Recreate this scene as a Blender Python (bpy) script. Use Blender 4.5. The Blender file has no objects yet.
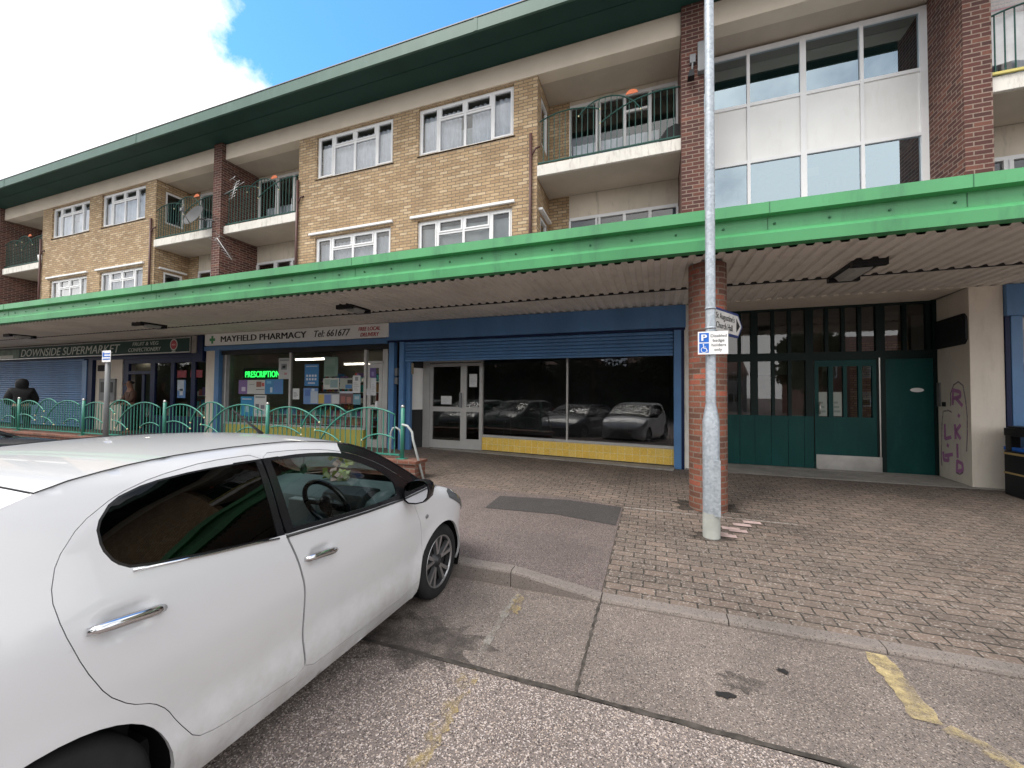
import bpy, bmesh, math, random
from mathutils import Vector, Matrix
from mathutils.geometry import delaunay_2d_cdt
random.seed(7)
PI = math.pi
scene = bpy.context.scene
COL = scene.collection

# ------------------------------------------------------------------ camera survey (measured from vanishing points)
FPX, YAW, PITCH, ROLL, EYE = 398.9, .345404, .0266045, .00859967, 1.65
_f = Vector((-math.sin(YAW)*math.cos(PITCH), math.cos(YAW)*math.cos(PITCH), math.sin(PITCH)))
_r0 = Vector((math.cos(YAW), math.sin(YAW), 0)); _u0 = _r0.cross(_f)
_r = math.cos(ROLL)*_r0 + math.sin(ROLL)*_u0
_u = -math.sin(ROLL)*_r0 + math.cos(ROLL)*_u0
def _ray(x, y):
    return _r*((x-512)/FPX) - _u*((y-384)/FPX) + _f
def at(x, y, Y):
    d = _ray(x, y); return Vector((0, 0, EYE)) + d*(Y/d.y)
def atx(x, y, X):
    d = _ray(x, y); return Vector((0, 0, EYE)) + d*(X/d.x)
def atz(x, y, Z):
    d = _ray(x, y); return Vector((0, 0, EYE)) + d*((Z-EYE)/d.z)
def gx(x, Y, y=390):           # X on the plane Y under pixel column x
    return at(x, y, Y).x
def gz(x, y, Y):
    return at(x, y, Y).z

# ------------------------------------------------------------------ objects and tags
def tag(o, label=None, cat=None, group=None, kind=None):
    if label: o['label'] = label
    if cat: o['category'] = cat
    if group: o['group'] = group
    if kind: o['kind'] = kind
    return o
def thing(name, loc, label, cat, group=None):
    o = bpy.data.objects.new(name, None); COL.objects.link(o)
    o.empty_display_size = .2
    o.location = loc
    return tag(o, label, cat, group)

class MB:
    """collects faces; build() links them as one mesh object with box projected metre UVs"""
    def __init__(s): s.v = []; s.f = []; s.m = []; s.sm = []
    def add(s, vs, fs, mi=0, smooth=False):
        b = len(s.v); s.v += [tuple(v) for v in vs]
        for f in fs: s.f.append([b+i for i in f]); s.m.append(mi); s.sm.append(smooth)
        return s
    def box(s, x0, x1, y0, y1, z0, z1, mi=0):
        if x0 > x1: x0, x1 = x1, x0
        if y0 > y1: y0, y1 = y1, y0
        if z0 > z1: z0, z1 = z1, z0
        v = [(x, y, z) for z in (z0, z1) for y in (y0, y1) for x in (x0, x1)]
        return s.add(v, [(0,2,3,1),(4,5,7,6),(0,1,5,4),(2,6,7,3),(0,4,6,2),(1,3,7,5)], mi)
    def quad(s, a, b, c, d, mi=0): return s.add([a,b,c,d], [(0,1,2,3)], mi)
    def prism(s, poly, axis, a, b, mi=0):
        """poly of 2d points; axis x: (y,z), y: (x,z), z: (x,y)"""
        def mk(p, t):
            return {'x': (t, p[0], p[1]), 'y': (p[0], t, p[1]), 'z': (p[0], p[1], t)}[axis]
        n = len(poly)
        v = [mk(p, a) for p in poly] + [mk(p, b) for p in poly]
        f = [tuple(range(n))[::-1], tuple(range(n, 2*n))] + [(i, (i+1) % n, n+(i+1) % n, n+i) for i in range(n)]
        return s.add(v, f, mi)
    def tube(s, pts, r, n=8, mi=0, cap=True, closed=False):
        pts = [Vector(p) for p in pts]; m = len(pts); rings = []
        if not isinstance(r, (list, tuple)): r = [r]*m
        up = None
        for i, p in enumerate(pts):
            if closed: t = pts[(i+1) % m] - pts[i-1]
            else: t = pts[min(i+1, m-1)] - pts[max(i-1, 0)]
            t.normalize()
            if up is None:
                up = Vector((0,0,1)) if abs(t.z) < .9 else Vector((1,0,0))
            a = t.cross(up).normalized(); b = a.cross(t).normalized(); up = b
            rings.append([p + r[i]*(math.cos(2*PI*k/n)*a + math.sin(2*PI*k/n)*b) for k in range(n)])
        v = [q for g in rings for q in g]; f = []
        for i in range(m if closed else m-1):
            j = (i+1) % m
            for k in range(n): f.append((i*n+k, i*n+(k+1) % n, j*n+(k+1) % n, j*n+k))
        s.add(v, f, mi, True)
        if cap and not closed:
            s.add(rings[0], [tuple(range(n))[::-1]], mi); s.add(rings[-1], [tuple(range(n))], mi)
        return s
    def lathe(s, prof, n=24, c=(0,0,0), axis='z', mi=0, smooth=True):
        """prof: (radius, height)"""
        v = []; f = []
        for r, h in prof:
            for k in range(n):
                a = 2*PI*k/n; x, y = r*math.cos(a), r*math.sin(a)
                p = {'z': (x, y, h), 'x': (h, x, y), 'y': (y, h, x)}[axis]
                v.append((c[0]+p[0], c[1]+p[1], c[2]+p[2]))
        for i in range(len(prof)-1):
            for k in range(n):
                f.append((i*n+k, i*n+(k+1) % n, (i+1)*n+(k+1) % n, (i+1)*n+k))
        return s.add(v, f, mi, smooth)
    def ball(s, c, r, n=8, mi=0, sc=(1,1,1)):
        v = []; f = []; m = n//2+1
        for i in range(m+1):
            t = PI*i/m
            for k in range(n):
                a = 2*PI*k/n
                v.append((c[0]+sc[0]*r*math.sin(t)*math.cos(a), c[1]+sc[1]*r*math.sin(t)*math.sin(a), c[2]+sc[2]*r*math.cos(t)))
        for i in range(m):
            for k in range(n): f.append((i*n+k, (i+1)*n+k, (i+1)*n+(k+1) % n, i*n+(k+1) % n))
        return s.add(v, f, mi, True)
    def build(s, name, mats, parent=None, org=(0,0,0), bevel=0, kind=None, recalc=True, uvf=None, smooth_all=False):
        me = bpy.data.meshes.new(name)
        me.from_pydata([(v[0]-org[0], v[1]-org[1], v[2]-org[2]) for v in s.v], [], s.f)
        if not isinstance(mats, (list, tuple)): mats = [mats]
        for m in mats: me.materials.append(m)
        for p, mi, sm in zip(me.polygons, s.m, s.sm):
            p.material_index = mi; p.use_smooth = sm or smooth_all
        if recalc or bevel:
            bm = bmesh.new(); bm.from_mesh(me)
            bmesh.ops.remove_doubles(bm, verts=bm.verts, dist=1e-5)
            if bevel:
                ed = [e for e in bm.edges if len(e.link_faces) == 2 and e.calc_face_angle(0) > .6]
                bmesh.ops.bevel(bm, geom=ed, offset=bevel, segments=2, profile=.6, affect='EDGES', clamp_overlap=True)
            if recalc: bmesh.ops.recalc_face_normals(bm, faces=bm.faces)
            bm.to_mesh(me); bm.free()
        uv = me.uv_layers.new(name='UVMap')
        for p in me.polygons:
            nx, ny, nz = (abs(c) for c in p.normal)
            for li in p.loop_indices:
                c = me.vertices[me.loops[li].vertex_index].co
                x, y, z = c.x+org[0], c.y+org[1], c.z+org[2]
                if uvf: uv.data[li].uv = uvf(x, y, z)
                elif nz > .7: uv.data[li].uv = (x, y)
                elif nx > ny: uv.data[li].uv = (y, z)
                else: uv.data[li].uv = (x, z)
        o = bpy.data.objects.new(name, me); COL.objects.link(o)
        if parent: o.parent = parent
        else: o.location = org
        if kind: o['kind'] = kind
        return o

def text_mesh(txt, h, width=None, shear=0, bold=0, ext=.002, space=1.0):
    cu = bpy.data.curves.new('t', 'FONT'); cu.body = txt; cu.size = h*1.39; cu.shear = shear
    cu.offset = bold; cu.extrude = ext; cu.space_character = space; cu.resolution_u = 3
    ob = bpy.data.objects.new('t', cu); COL.objects.link(ob)
    dg = bpy.context.evaluated_depsgraph_get()
    me = bpy.data.meshes.new_from_object(ob.evaluated_get(dg))
    COL.objects.unlink(ob); bpy.data.objects.remove(ob)
    xs = [v.co.x for v in me.vertices]
    w = max(xs)-min(xs); k = width/w if width else 1
    x0 = min(xs)
    vs = [((v.co.x-x0)*k, v.co.y, v.co.z) for v in me.vertices]
    fs = [tuple(p.vertices) for p in me.polygons]
    bpy.data.meshes.remove(me)
    return vs, fs, w*k
def lettering(mb, txt, x, y, z, h, width=None, mi=0, **k):
    """adds text reading along +X, facing -Y, its lower left corner at x, z"""
    bold = k.pop('bold', 0)
    vs, fs, w = text_mesh(txt, h, width, **k)
    for i, s in enumerate((0,) if not bold else (-1.6, -.8, 0, .8, 1.6)):
        mb.add([(x+a+s*bold, y-c-.0003*i, z+b) for a, b, c in vs], fs, mi)
    return w

# ------------------------------------------------------------------ materials
def nmat(name):
    m = bpy.data.materials.new(name); m.use_nodes = True
    nt = m.node_tree; return m, nt, nt.nodes['Principled BSDF']
def N(nt, t, **k):
    n = nt.nodes.new('ShaderNode'+t)
    for a, b in k.items():
        if a.startswith('i_'):
            key = a[2:].replace('_', ' ')
            n.inputs[int(key) if key.isdigit() else key].default_value = b
        else: setattr(n, a, b)
    return n
def rgba(c): return (c[0], c[1], c[2], 1)
def mixc(nt, fac, a, b, blend='MIX'):
    n = nt.nodes.new('ShaderNodeMix'); n.data_type = 'RGBA'; n.blend_type = blend
    for i, v in ((0, fac), (6, a), (7, b)):
        if hasattr(v, 'is_linked') or hasattr(v, 'links'): nt.links.new(v, n.inputs[i])
        elif i == 0: n.inputs[i].default_value = v
        else: n.inputs[i].default_value = rgba(v)
    return n.outputs[2]
def ramp(nt, src, p0, p1, c0=(0,0,0), c1=(1,1,1)):
    r = nt.nodes.new('ShaderNodeValToRGB'); e = r.color_ramp.elements
    e[0].position = p0; e[1].position = p1; e[0].color = rgba(c0); e[1].color = rgba(c1)
    nt.links.new(src, r.inputs[0]); return r.outputs[0]
def noise(nt, scale, detail=4, coord='Object', rough=.55, stretch=None):
    tc = N(nt, 'TexCoord'); n = N(nt, 'TexNoise'); n.inputs['Scale'].default_value = scale
    n.inputs['Detail'].default_value = detail; n.inputs['Roughness'].default_value = rough
    src = tc.outputs[coord]
    if stretch:
        mp = N(nt, 'Mapping'); mp.inputs['Scale'].default_value = stretch
        nt.links.new(src, mp.inputs[0]); src = mp.outputs[0]
    nt.links.new(src, n.inputs['Vector']); return n.outputs['Fac']
def bump(nt, bs, h, strength=.3, dist=.01):
    b = N(nt, 'Bump'); b.inputs['Strength'].default_value = strength; b.inputs['Distance'].default_value = dist
    nt.links.new(h, b.inputs['Height']); nt.links.new(b.outputs[0], bs.inputs['Normal'])
def paint(name, c, rough=.5, var=.12, scale=3, dirt=None, metal=0, bmp=0, bscale=60, coat=0, streak=False):
    """painted or plain surface: large soft tone variation, optional dirt colour, optional fine bump"""
    m, nt, bs = nmat(name)
    n = noise(nt, scale, 6, stretch=(1, 1, .25) if streak else None)
    dark = [v*(1-var*1.6) for v in c]; lite = [min(1, v*(1+var)) for v in c]
    col = ramp(nt, n, .3, .7, dark, lite)
    if dirt:
        d = noise(nt, scale*2.3, 8, rough=.7, stretch=(1.6, 1.6, .35))
        col = mixc(nt, ramp(nt, d, .52, .74), col, dirt)
    nt.links.new(col, bs.inputs['Base Color'])
    bs.inputs['Roughness'].default_value = rough; bs.inputs['Metallic'].default_value = metal
    if max(c) < .12: bs.inputs['Specular IOR Level'].default_value = .22
    if coat: bs.inputs['Coat Weight'].default_value = coat
    if bmp: bump(nt, bs, noise(nt, bscale, 3), bmp, .004)
    return m
def plain(name, c, rough=.5, metal=0, emit=0, spec=.5):
    m, nt, bs = nmat(name); bs.inputs['Base Color'].default_value = rgba(c)
    bs.inputs['Roughness'].default_value = rough; bs.inputs['Metallic'].default_value = metal
    bs.inputs['Specular IOR Level'].default_value = spec
    if emit: bs.inputs['Emission Color'].default_value = rgba(c); bs.inputs['Emission Strength'].default_value = emit
    return m
def brick(name, c1, c2, c3, mortar, bw=.225, rh=.075, ms=.009, off=.5, rough=.85, bmp=.5, stain=.25, grit=0):
    m, nt, bs = nmat(name)
    uv = N(nt, 'UVMap'); uv.uv_map = 'UVMap'
    def bt(a, b, mo, seedshift):
        mp = N(nt, 'Mapping'); mp.inputs['Location'].default_value = (seedshift*bw*2, seedshift*rh*2, 0)
        nt.links.new(uv.outputs[0], mp.inputs[0])
        t = N(nt, 'TexBrick'); t.offset = off; t.squash = 1
        for k, v in (('Color1', rgba(a)), ('Color2', rgba(b)), ('Mortar', rgba(mo)), ('Scale', 1), ('Mortar Size', ms), ('Mortar Smooth', .15), ('Bias', 0), ('Brick Width', bw), ('Row Height', rh)):
            t.inputs[k].default_value = v
        nt.links.new(mp.outputs[0], t.inputs['Vector']); return t
    t1 = bt(c1, c2, mortar, 0)
    t2 = bt((0,0,0), (1,1,1), (0,0,0), 17)
    col = mixc(nt, ramp(nt, t2.outputs['Color'], .62, .95), t1.outputs['Color'], c3)
    mixm = mixc(nt, t1.outputs['Fac'], col, mortar)
    n = noise(nt, 1.1, 8, rough=.65)
    n2 = noise(nt, 45, 4)
    st = ramp(nt, n, .3, .7, (1-stain,)*3, (1+stain*.4,)*3)
    mixm = mixc(nt, 1.0, mixm, st, 'MULTIPLY')
    mixm = mixc(nt, .45, mixm, ramp(nt, n2, .3, .75, (.55,)*3, (1.3,)*3), 'MULTIPLY')
    if grit:
        tc = N(nt, 'TexCoord'); vo = N(nt, 'TexVoronoi'); vo.inputs['Scale'].default_value = 85
        nt.links.new(tc.outputs['Object'], vo.inputs['Vector'])
        sp = ramp(nt, vo.outputs['Color'], .70, .9)
        ms_ = N(nt, 'Math', operation='MULTIPLY'); nt.links.new(sp, ms_.inputs[0])
        ms_.inputs[1].default_value = grit
        mixm = mixc(nt, ms_.outputs[0], mixm, (.55, .5, .45))
    nt.links.new(mixm, bs.inputs['Base Color'])
    bs.inputs['Roughness'].default_value = rough
    inv = N(nt, 'Math', operation='MULTIPLY_ADD'); inv.inputs[1].default_value = -1; inv.inputs[2].default_value = 1
    nt.links.new(t1.outputs['Fac'], inv.inputs[0])
    ad = N(nt, 'Math', operation='MULTIPLY_ADD'); nt.links.new(n2, ad.inputs[0]); ad.inputs[1].default_value = .5
    nt.links.new(inv.outputs[0], ad.inputs[2])
    bump(nt, bs, ad.outputs[0], bmp, .008)
    return m
def glass(name, tint=(1,1,1), ior=1.5, refl=1.0, rough=0, gcol=(1,1,1)):
    """thin pane: Fresnel mirror over a clear or tinted sheet"""
    m, nt, bs = nmat(name); nt.nodes.remove(bs); out = nt.nodes['Material Output']
    fr = N(nt, 'Fresnel'); fr.inputs[0].default_value = ior
    k = N(nt, 'Math', operation='MULTIPLY'); k.use_clamp = True; k.inputs[1].default_value = refl
    nt.links.new(fr.outputs[0], k.inputs[0])
    tr = N(nt, 'BsdfTransparent'); tr.inputs[0].default_value = rgba(tint)
    gl = N(nt, 'BsdfGlossy'); gl.inputs['Roughness'].default_value = rough; gl.inputs[0].default_value = rgba(gcol)
    mx = N(nt, 'MixShader'); nt.links.new(k.outputs[0], mx.inputs[0])
    nt.links.new(tr.outputs[0], mx.inputs[1]); nt.links.new(gl.outputs[0], mx.inputs[2])
    nt.links.new(mx.outputs[0], out.inputs['Surface']); return m
def aggregate(name, base, base2, speck, amount, scale, darkspeck=.3, rough=.9, stain=.3):
    """concrete or tarmac with exposed stones"""
    m, nt, bs = nmat(name); tc = N(nt, 'TexCoord')
    big = noise(nt, .9, 8, rough=.65)
    col = ramp(nt, big, .3, .7, base, base2)
    vo = N(nt, 'TexVoronoi'); vo.inputs['Scale'].default_value = scale; vo.inputs['Randomness'].default_value = 1
    nt.links.new(tc.outputs['Object'], vo.inputs['Vector'])
    sep = N(nt, 'SeparateColor'); nt.links.new(vo.outputs['Color'], sep.inputs[0])
    f1 = ramp(nt, sep.outputs[0], 1-amount, 1-amount+.12)
    f2 = ramp(nt, sep.outputs[1], 1-darkspeck, 1-darkspeck+.1)
    warm = mixc(nt, sep.outputs[2], [speck[0]*.7, speck[1]*.6, speck[2]*.5], speck)
    col = mixc(nt, f2, col, [v*.45 for v in base])
    col = mixc(nt, f1, col, warm)
    fine = noise(nt, 240, 3)
    col = mixc(nt, .6, col, ramp(nt, fine, .3, .7, (.6,)*3, (1.3,)*3), 'MULTIPLY')
    pat = noise(nt, .55, 9, rough=.7)
    col = mixc(nt, stain, col, ramp(nt, pat, .35, .62, (.35,)*3, (1,)*3), 'MULTIPLY')
    nt.links.new(col, bs.inputs['Base Color']); bs.inputs['Roughness'].default_value = rough
    bump(nt, bs, vo.outputs['Distance'], .5, .006)
    return m
def worn(name, c, lo, hi, scale=9, rough=.7):
    """thin paint worn through in patches"""
    m, nt, bs = nmat(name); out = nt.nodes['Material Output']
    n = noise(nt, scale, 8, rough=.75)
    n2 = noise(nt, 2.2, 4)
    ad = N(nt, 'Math', operation='MULTIPLY_ADD'); nt.links.new(n2, ad.inputs[0]); ad.inputs[1].default_value = .5; nt.links.new(n, ad.inputs[2])
    f = ramp(nt, ad.outputs[0], lo, hi)
    fine = noise(nt, 130, 3)
    nt.links.new(ramp(nt, fine, .3, .7, [v*.7 for v in c], c), bs.inputs['Base Color']); bs.inputs['Roughness'].default_value = rough
    tr = N(nt, 'BsdfTransparent'); mx = N(nt, 'MixShader')
    nt.links.new(f, mx.inputs[0]); nt.links.new(tr.outputs[0], mx.inputs[1]); nt.links.new(bs.outputs[0], mx.inputs[2])
    nt.links.new(mx.outputs[0], out.inputs['Surface']); return m

M = {}
M['brick_y'] = brick('yellow_stock_brick', (.52,.365,.205), (.39,.258,.14), (.61,.46,.29), (.20,.155,.11), stain=.22)
M['brick_r'] = brick('dark_red_brick', (.115,.038,.030), (.068,.026,.022), (.165,.062,.042), (.26,.19,.15), stain=.3)
M['brick_c'] = brick('column_brick', (.24,.085,.05), (.12,.055,.038), (.36,.10,.06), (.21,.16,.125), stain=.35)
M['brick_low'] = brick('low_wall_brick', (.22,.08,.05), (.15,.06,.04), (.28,.12,.08), (.2,.16,.13), stain=.3)
M['pavers'] = brick('block_paving', (.166,.126,.102), (.140,.107,.088), (.194,.142,.114), (.040,.033,.026), bw=.205, rh=.113, ms=.007, stain=.42, bmp=.7, grit=.34)
M['cream'] = paint('cream_masonry_paint', (.64,.565,.46), .8, .07, 1.5, dirt=(.42,.36,.29), bmp=.15)
M['cream2'] = paint('stained_cream_paint', (.72,.66,.57), .8, .05, 2.2, dirt=(.60,.54,.46), bmp=.2)
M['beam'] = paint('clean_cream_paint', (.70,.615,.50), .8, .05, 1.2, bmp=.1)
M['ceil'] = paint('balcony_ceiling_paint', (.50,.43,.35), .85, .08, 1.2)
M['slab'] = paint('white_slab_edge', (.72,.69,.63), .75, .06, 3, dirt=(.4,.37,.33))
M['upvc'] = paint('white_window_frame', (.78,.78,.78), .35, .03, 3)
M['panel'] = paint('white_spandrel_panel', (.80,.80,.78), .45, .04, 1.2, dirt=(.71,.70,.665))
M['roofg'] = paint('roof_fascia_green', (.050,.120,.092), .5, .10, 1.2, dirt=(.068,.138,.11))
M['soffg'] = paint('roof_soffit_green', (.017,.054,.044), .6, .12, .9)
M['green'] = paint('canopy_green', (.085,.35,.142), .42, .17, .7, dirt=(.055,.20,.095), streak=True)
M['greend'] = plain('canopy_bolt', (.03,.14,.06), .5)
M['corr'] = paint('corrugated_soffit', (.76,.72,.655), .65, .09, 1.1, dirt=(.60,.555,.50))
M['black'] = plain('black_gap', (.012,.012,.013), .6)
M['blue'] = paint('blue_shutter_paint', (.085,.205,.405), .42, .12, 1.5, dirt=(.09,.18,.33), streak=True)
M['blue2'] = paint('blue_post_paint', (.09,.215,.43), .4, .08, 2)
M['navy'] = paint('navy_paint', (.012,.022,.07), .4, .1, 2)
M['silver'] = paint('aluminium_frame', (.50,.49,.47), .45, .06, 3, metal=.3)
M['yellow'] = brick('yellow_wall_tile', (.92,.62,.13), (.88,.57,.11), (.93,.66,.18), (.88,.74,.42), bw=.152, rh=.152, ms=.004, off=0, rough=.25, bmp=.25, stain=.15)
M['ygreen'] = paint('yellow_green_riser', (.52,.46,.10), .5, .08, 2)
M['dgreen'] = paint('entrance_green', (.002,.054,.050), .5, .18, 1.6, dirt=(.008,.07,.062), streak=True)
M['dgreen_shade'] = plain('entrance_shaded_green', (.005,.017,.015), .5, spec=.2)  # entrance green darkened: shade on the upper frames put into the colour
M['steel'] = paint('steel_plate', (.52,.51,.49), .35, .12, 4, metal=.9)
M['conc'] = paint('sill_concrete', (.30,.28,.255), .85, .15, 2.5, dirt=(.15,.14,.125), bmp=.3)
M['kerbst'] = aggregate('kerb_stone', (.20,.17,.152), (.26,.22,.198), (.36,.32,.29), .12, 150, .15, stain=.5)
M['road'] = aggregate('road_concrete_fine', (.172,.139,.123), (.228,.187,.166), (.46,.40,.36), .20, 165, .22, stain=.6)
M['road2'] = aggregate('road_concrete_coarse', (.180,.145,.131), (.230,.188,.171), (.60,.525,.49), .28, 160, .25, stain=.35)
M['tarmac'] = aggregate('pinkish_tarmac', (.135,.105,.097), (.17,.135,.125), (.30,.25,.24), .18, 150, .3, stain=.4)
M['patch'] = aggregate('dark_tarmac_patch', (.048,.043,.042), (.066,.060,.058), (.14,.13,.125), .12, 160, .2, stain=.25)
M['joint'] = paint('bitumen_joint', (.07,.06,.052), .9, .4, 14)
M['wline'] = worn('yellow_bay_paint', (.55,.43,.22), .60, .95)
M['fline'] = worn('faded_bay_paint', (.46,.34,.14), .70, 1.0)
M['wline2'] = worn('faded_white_paint', (.40,.37,.33), .64, 1.05)
M['oil'] = worn('oil_spot', (.018,.016,.015), .45, .6, 22)
M['railg'] = paint('railing_teal', (.045,.235,.175), .4, .1, 4)
M['raild'] = paint('balcony_rail_green', (.026,.085,.07), .45, .15, 4)
M['brass'] = plain('gold_ball_finial', (.75,.68,.42), .4)
M['galv'] = None
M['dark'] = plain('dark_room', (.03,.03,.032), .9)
M['room'] = paint('room_wall', (.26,.25,.21), .9, .1, 1)
M['pipe'] = plain('brown_downpipe', (.085,.035,.03), .5)
M['glass'] = glass('window_glass', (.92,.95,.95), 1.52, 2.0)
M['glass_s'] = glass('shop_glass', (.80,.82,.82), 1.52, 1.3)
M['glass_u'] = glass('stair_glass', (.45,.50,.53), 1.52, 7.5, gcol=(.74,.90,1.0))  # sky reflection strengthened and tinted blue in the glass itself
M['glass_b'] = glass('empty_shop_glass', (.80,.80,.80), 1.52, 1.9)
M['curtain'] = paint('net_curtain', (.72,.74,.80), .9, .08, 6)
M['blind'] = paint('pale_blind', (.60,.62,.62), .8, .05, 4)
M['white'] = plain('white_sign_face', (.82,.82,.82), .5)
M['signw'] = paint('shop_sign_white', (.86,.86,.84), .5, .03, 1)
M['paper'] = plain('paper', (.70,.71,.70), .7)
M['txt'] = plain('black_letter', (.015,.015,.017), .5)
M['red'] = plain('red_letter', (.42,.03,.05), .5)
M['tube'] = plain('lit_fluorescent_tube', (1,.93,.78), .5, emit=4.0)
M['led'] = plain('green_led_letter', (.03,1,.12), .5, emit=1.1)
M['sblue'] = plain('road_sign_blue', (.01,.13,.55), .45)
M['terra'] = plain('terracotta', (.75,.20,.08), .7)
M['gold'] = plain('bin_gold_band', (.42,.30,.12), .45)
M['binb'] = paint('bin_black', (.016,.016,.018), .35, .1, 3)
M['grey'] = paint('grey_paint', (.19,.195,.20), .5, .1, 3)
def galv():
    m, nt, bs = nmat('galvanised_steel')
    tc = N(nt, 'TexCoord'); vo = N(nt, 'TexVoronoi'); vo.inputs['Scale'].default_value = 38
    nt.links.new(tc.outputs['Object'], vo.inputs['Vector'])
    sep = N(nt, 'SeparateColor'); nt.links.new(vo.outputs['Color'], sep.inputs[0])
    col = ramp(nt, sep.outputs[0], .1, .9, (.33,.37,.41), (.45,.49,.53))
    col = mixc(nt, .5, col, ramp(nt, noise(nt, 5, 5), .3, .7, (.75,)*3, (1.1,)*3), 'MULTIPLY')
    nt.links.new(col, bs.inputs['Base Color']); bs.inputs['Metallic'].default_value = .35; bs.inputs['Roughness'].default_value = .5
    return m
M['galv'] = galv()
# ------------------------------------------------------------------ camera, light, sky
cam = bpy.data.objects.new('camera', bpy.data.cameras.new('camera')); COL.objects.link(cam)
cam.data.sensor_width = 36; cam.data.lens = FPX/1024*36; cam.data.clip_start = .05; cam.data.clip_end = 2000
cam.matrix_world = Matrix(((_r.x, _u.x, -_f.x, 0), (_r.y, _u.y, -_f.y, 0), (_r.z, _u.z, -_f.z, EYE), (0, 0, 0, 1)))
scene.camera = cam
SUN_EL, SUN_AZ = math.radians(57), math.radians(216)     # azimuth clockwise from +Y: behind and to the left of the camera
sd = Vector((math.sin(SUN_AZ)*math.cos(SUN_EL), math.cos(SUN_AZ)*math.cos(SUN_EL), math.sin(SUN_EL)))
sun = bpy.data.objects.new('sun', bpy.data.lights.new('sun', 'SUN')); COL.objects.link(sun)
sun.data.energy = 1.5; sun.data.angle = math.radians(28); sun.data.color = (1, .96, .9)
sun.rotation_euler = sd.to_track_quat('Z', 'Y').to_euler(); sun.location = (0, -10, 30)
world = bpy.data.worlds.new('World'); scene.world = world; world.use_nodes = True
nt = world.node_tree; bg = nt.nodes['Background']; wo = nt.nodes['World Output']
sky = N(nt, 'TexSky'); sky.sky_type = 'NISHITA'; sky.sun_disc = False
sky.sun_elevation = SUN_EL; sky.sun_rotation = SUN_AZ; sky.air_density = 1.0; sky.dust_density = .4; sky.ozone_density = 2.2
tint = mixc(nt, 1.0, sky.outputs[0], (.52, .93, 1.2), 'MULTIPLY')
nt.links.new(tint, bg.inputs[0]); bg.inputs[1].default_value = .175
tc = N(nt, 'TexCoord')
# a clear patch in a cloudy sky, around one direction, with a ragged edge
bd = Vector((-.2444, .6009, .7610))
dp = N(nt, 'VectorMath', operation='DOT_PRODUCT'); nt.links.new(tc.outputs['Generated'], dp.inputs[0]); dp.inputs[1].default_value = bd
n1 = N(nt, 'TexNoise'); n1.inputs['Scale'].default_value = 5.0; n1.inputs['Detail'].default_value = 9; n1.inputs['Roughness'].default_value = .62
nt.links.new(tc.outputs['Generated'], n1.inputs['Vector'])
ma = N(nt, 'Math', operation='MULTIPLY_ADD'); nt.links.new(n1.outputs['Fac'], ma.inputs[0]); ma.inputs[1].default_value = -.17; nt.links.new(dp.outputs['Value'], ma.inputs[2])
mask = ramp(nt, ma.outputs[0], .782, .812, (1,1,1), (0,0,0))
n2 = N(nt, 'TexNoise'); n2.inputs['Scale'].default_value = 2.4; n2.inputs['Detail'].default_value = 8; n2.inputs['Roughness'].default_value = .55
nt.links.new(tc.outputs['Generated'], n2.inputs['Vector'])
cc = ramp(nt, n2.outputs['Fac'], .38, .55, (.31, .36, .44), (1.0, .995, .985))
bg2 = N(nt, 'Background'); nt.links.new(cc, bg2.inputs[0]); bg2.inputs[1].default_value = 1.05
mx = N(nt, 'MixShader'); nt.links.new(mask, mx.inputs[0]); nt.links.new(bg.outputs[0], mx.inputs[1]); nt.links.new(bg2.outputs[0], mx.inputs[2])
nt.links.new(mx.outputs[0], wo.inputs['Surface'])
vs_ = scene.view_settings
vs_.view_transform = 'Standard'; vs_.look = 'None'; vs_.gamma = 1; vs_.use_curve_mapping = False; vs_.exposure = 1.05
scene.render.resolution_x = 1024; scene.render.resolution_y = 768
scene.cycles.max_bounces = 8; scene.cycles.transparent_max_bounces = 24

# ------------------------------------------------------------------ ground
YK = 3.30                                    # road side of the kerb
ZR = -.02
def zk(X):
    t = min(max((X+1.17)/.75, 0), 1)
    return .115*(1-t)+.012*t
def zp(X, Y):
    a = zk(X); return a + (Y-3.38)/5.12*(.247-a)
MB().quad((-400,-400,-.06),(400,-400,-.06),(400,400,-.06),(-400,400,-.06)).build('ground', M['tarmac'], kind='structure')
MB().quad((-60,2.275,ZR),(40,2.275,ZR),(40,YK+.03,ZR),(-60,YK+.03,ZR)).build('parking_bay_slab', M['road'], kind='structure')
MB().quad((-60,-9,ZR),(40,-9,ZR),(40,2.245,ZR),(-60,2.245,ZR)).build('road', M['road2'], kind='structure')
def wobble(x0, y0, x1, y1, w, n=40, z=ZR+.004, amp=.006):
    mb = MB(); a = Vector((x0, y0)); b = Vector((x1, y1)); t = (b-a).normalized(); nn = Vector((-t.y, t.x)); L = []
    for i in range(n+1):
        p = a+(b-a)*i/n
        L.append((p+nn*(w/2+random.uniform(-amp, amp)), p-nn*(w/2+random.uniform(-amp, amp))))
    for i in range(n):
        q = [L[i][1], L[i+1][1], L[i+1][0], L[i][0]]
        mb.add([(c.x, c.y, z) for c in q], [(0,1,2,3)])
    return mb
wobble(-12, 2.26, 12, 2.26, .032, 300).build('road_joint', M['joint'], kind='structure')
wobble(-.425, 2.285, -.425, YK, .018, 30).build('road_joint', M['joint'], kind='structure')
wobble(4.0, 2.285, 4.0, YK, .018, 30).build('road_joint', M['joint'], kind='structure')
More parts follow.
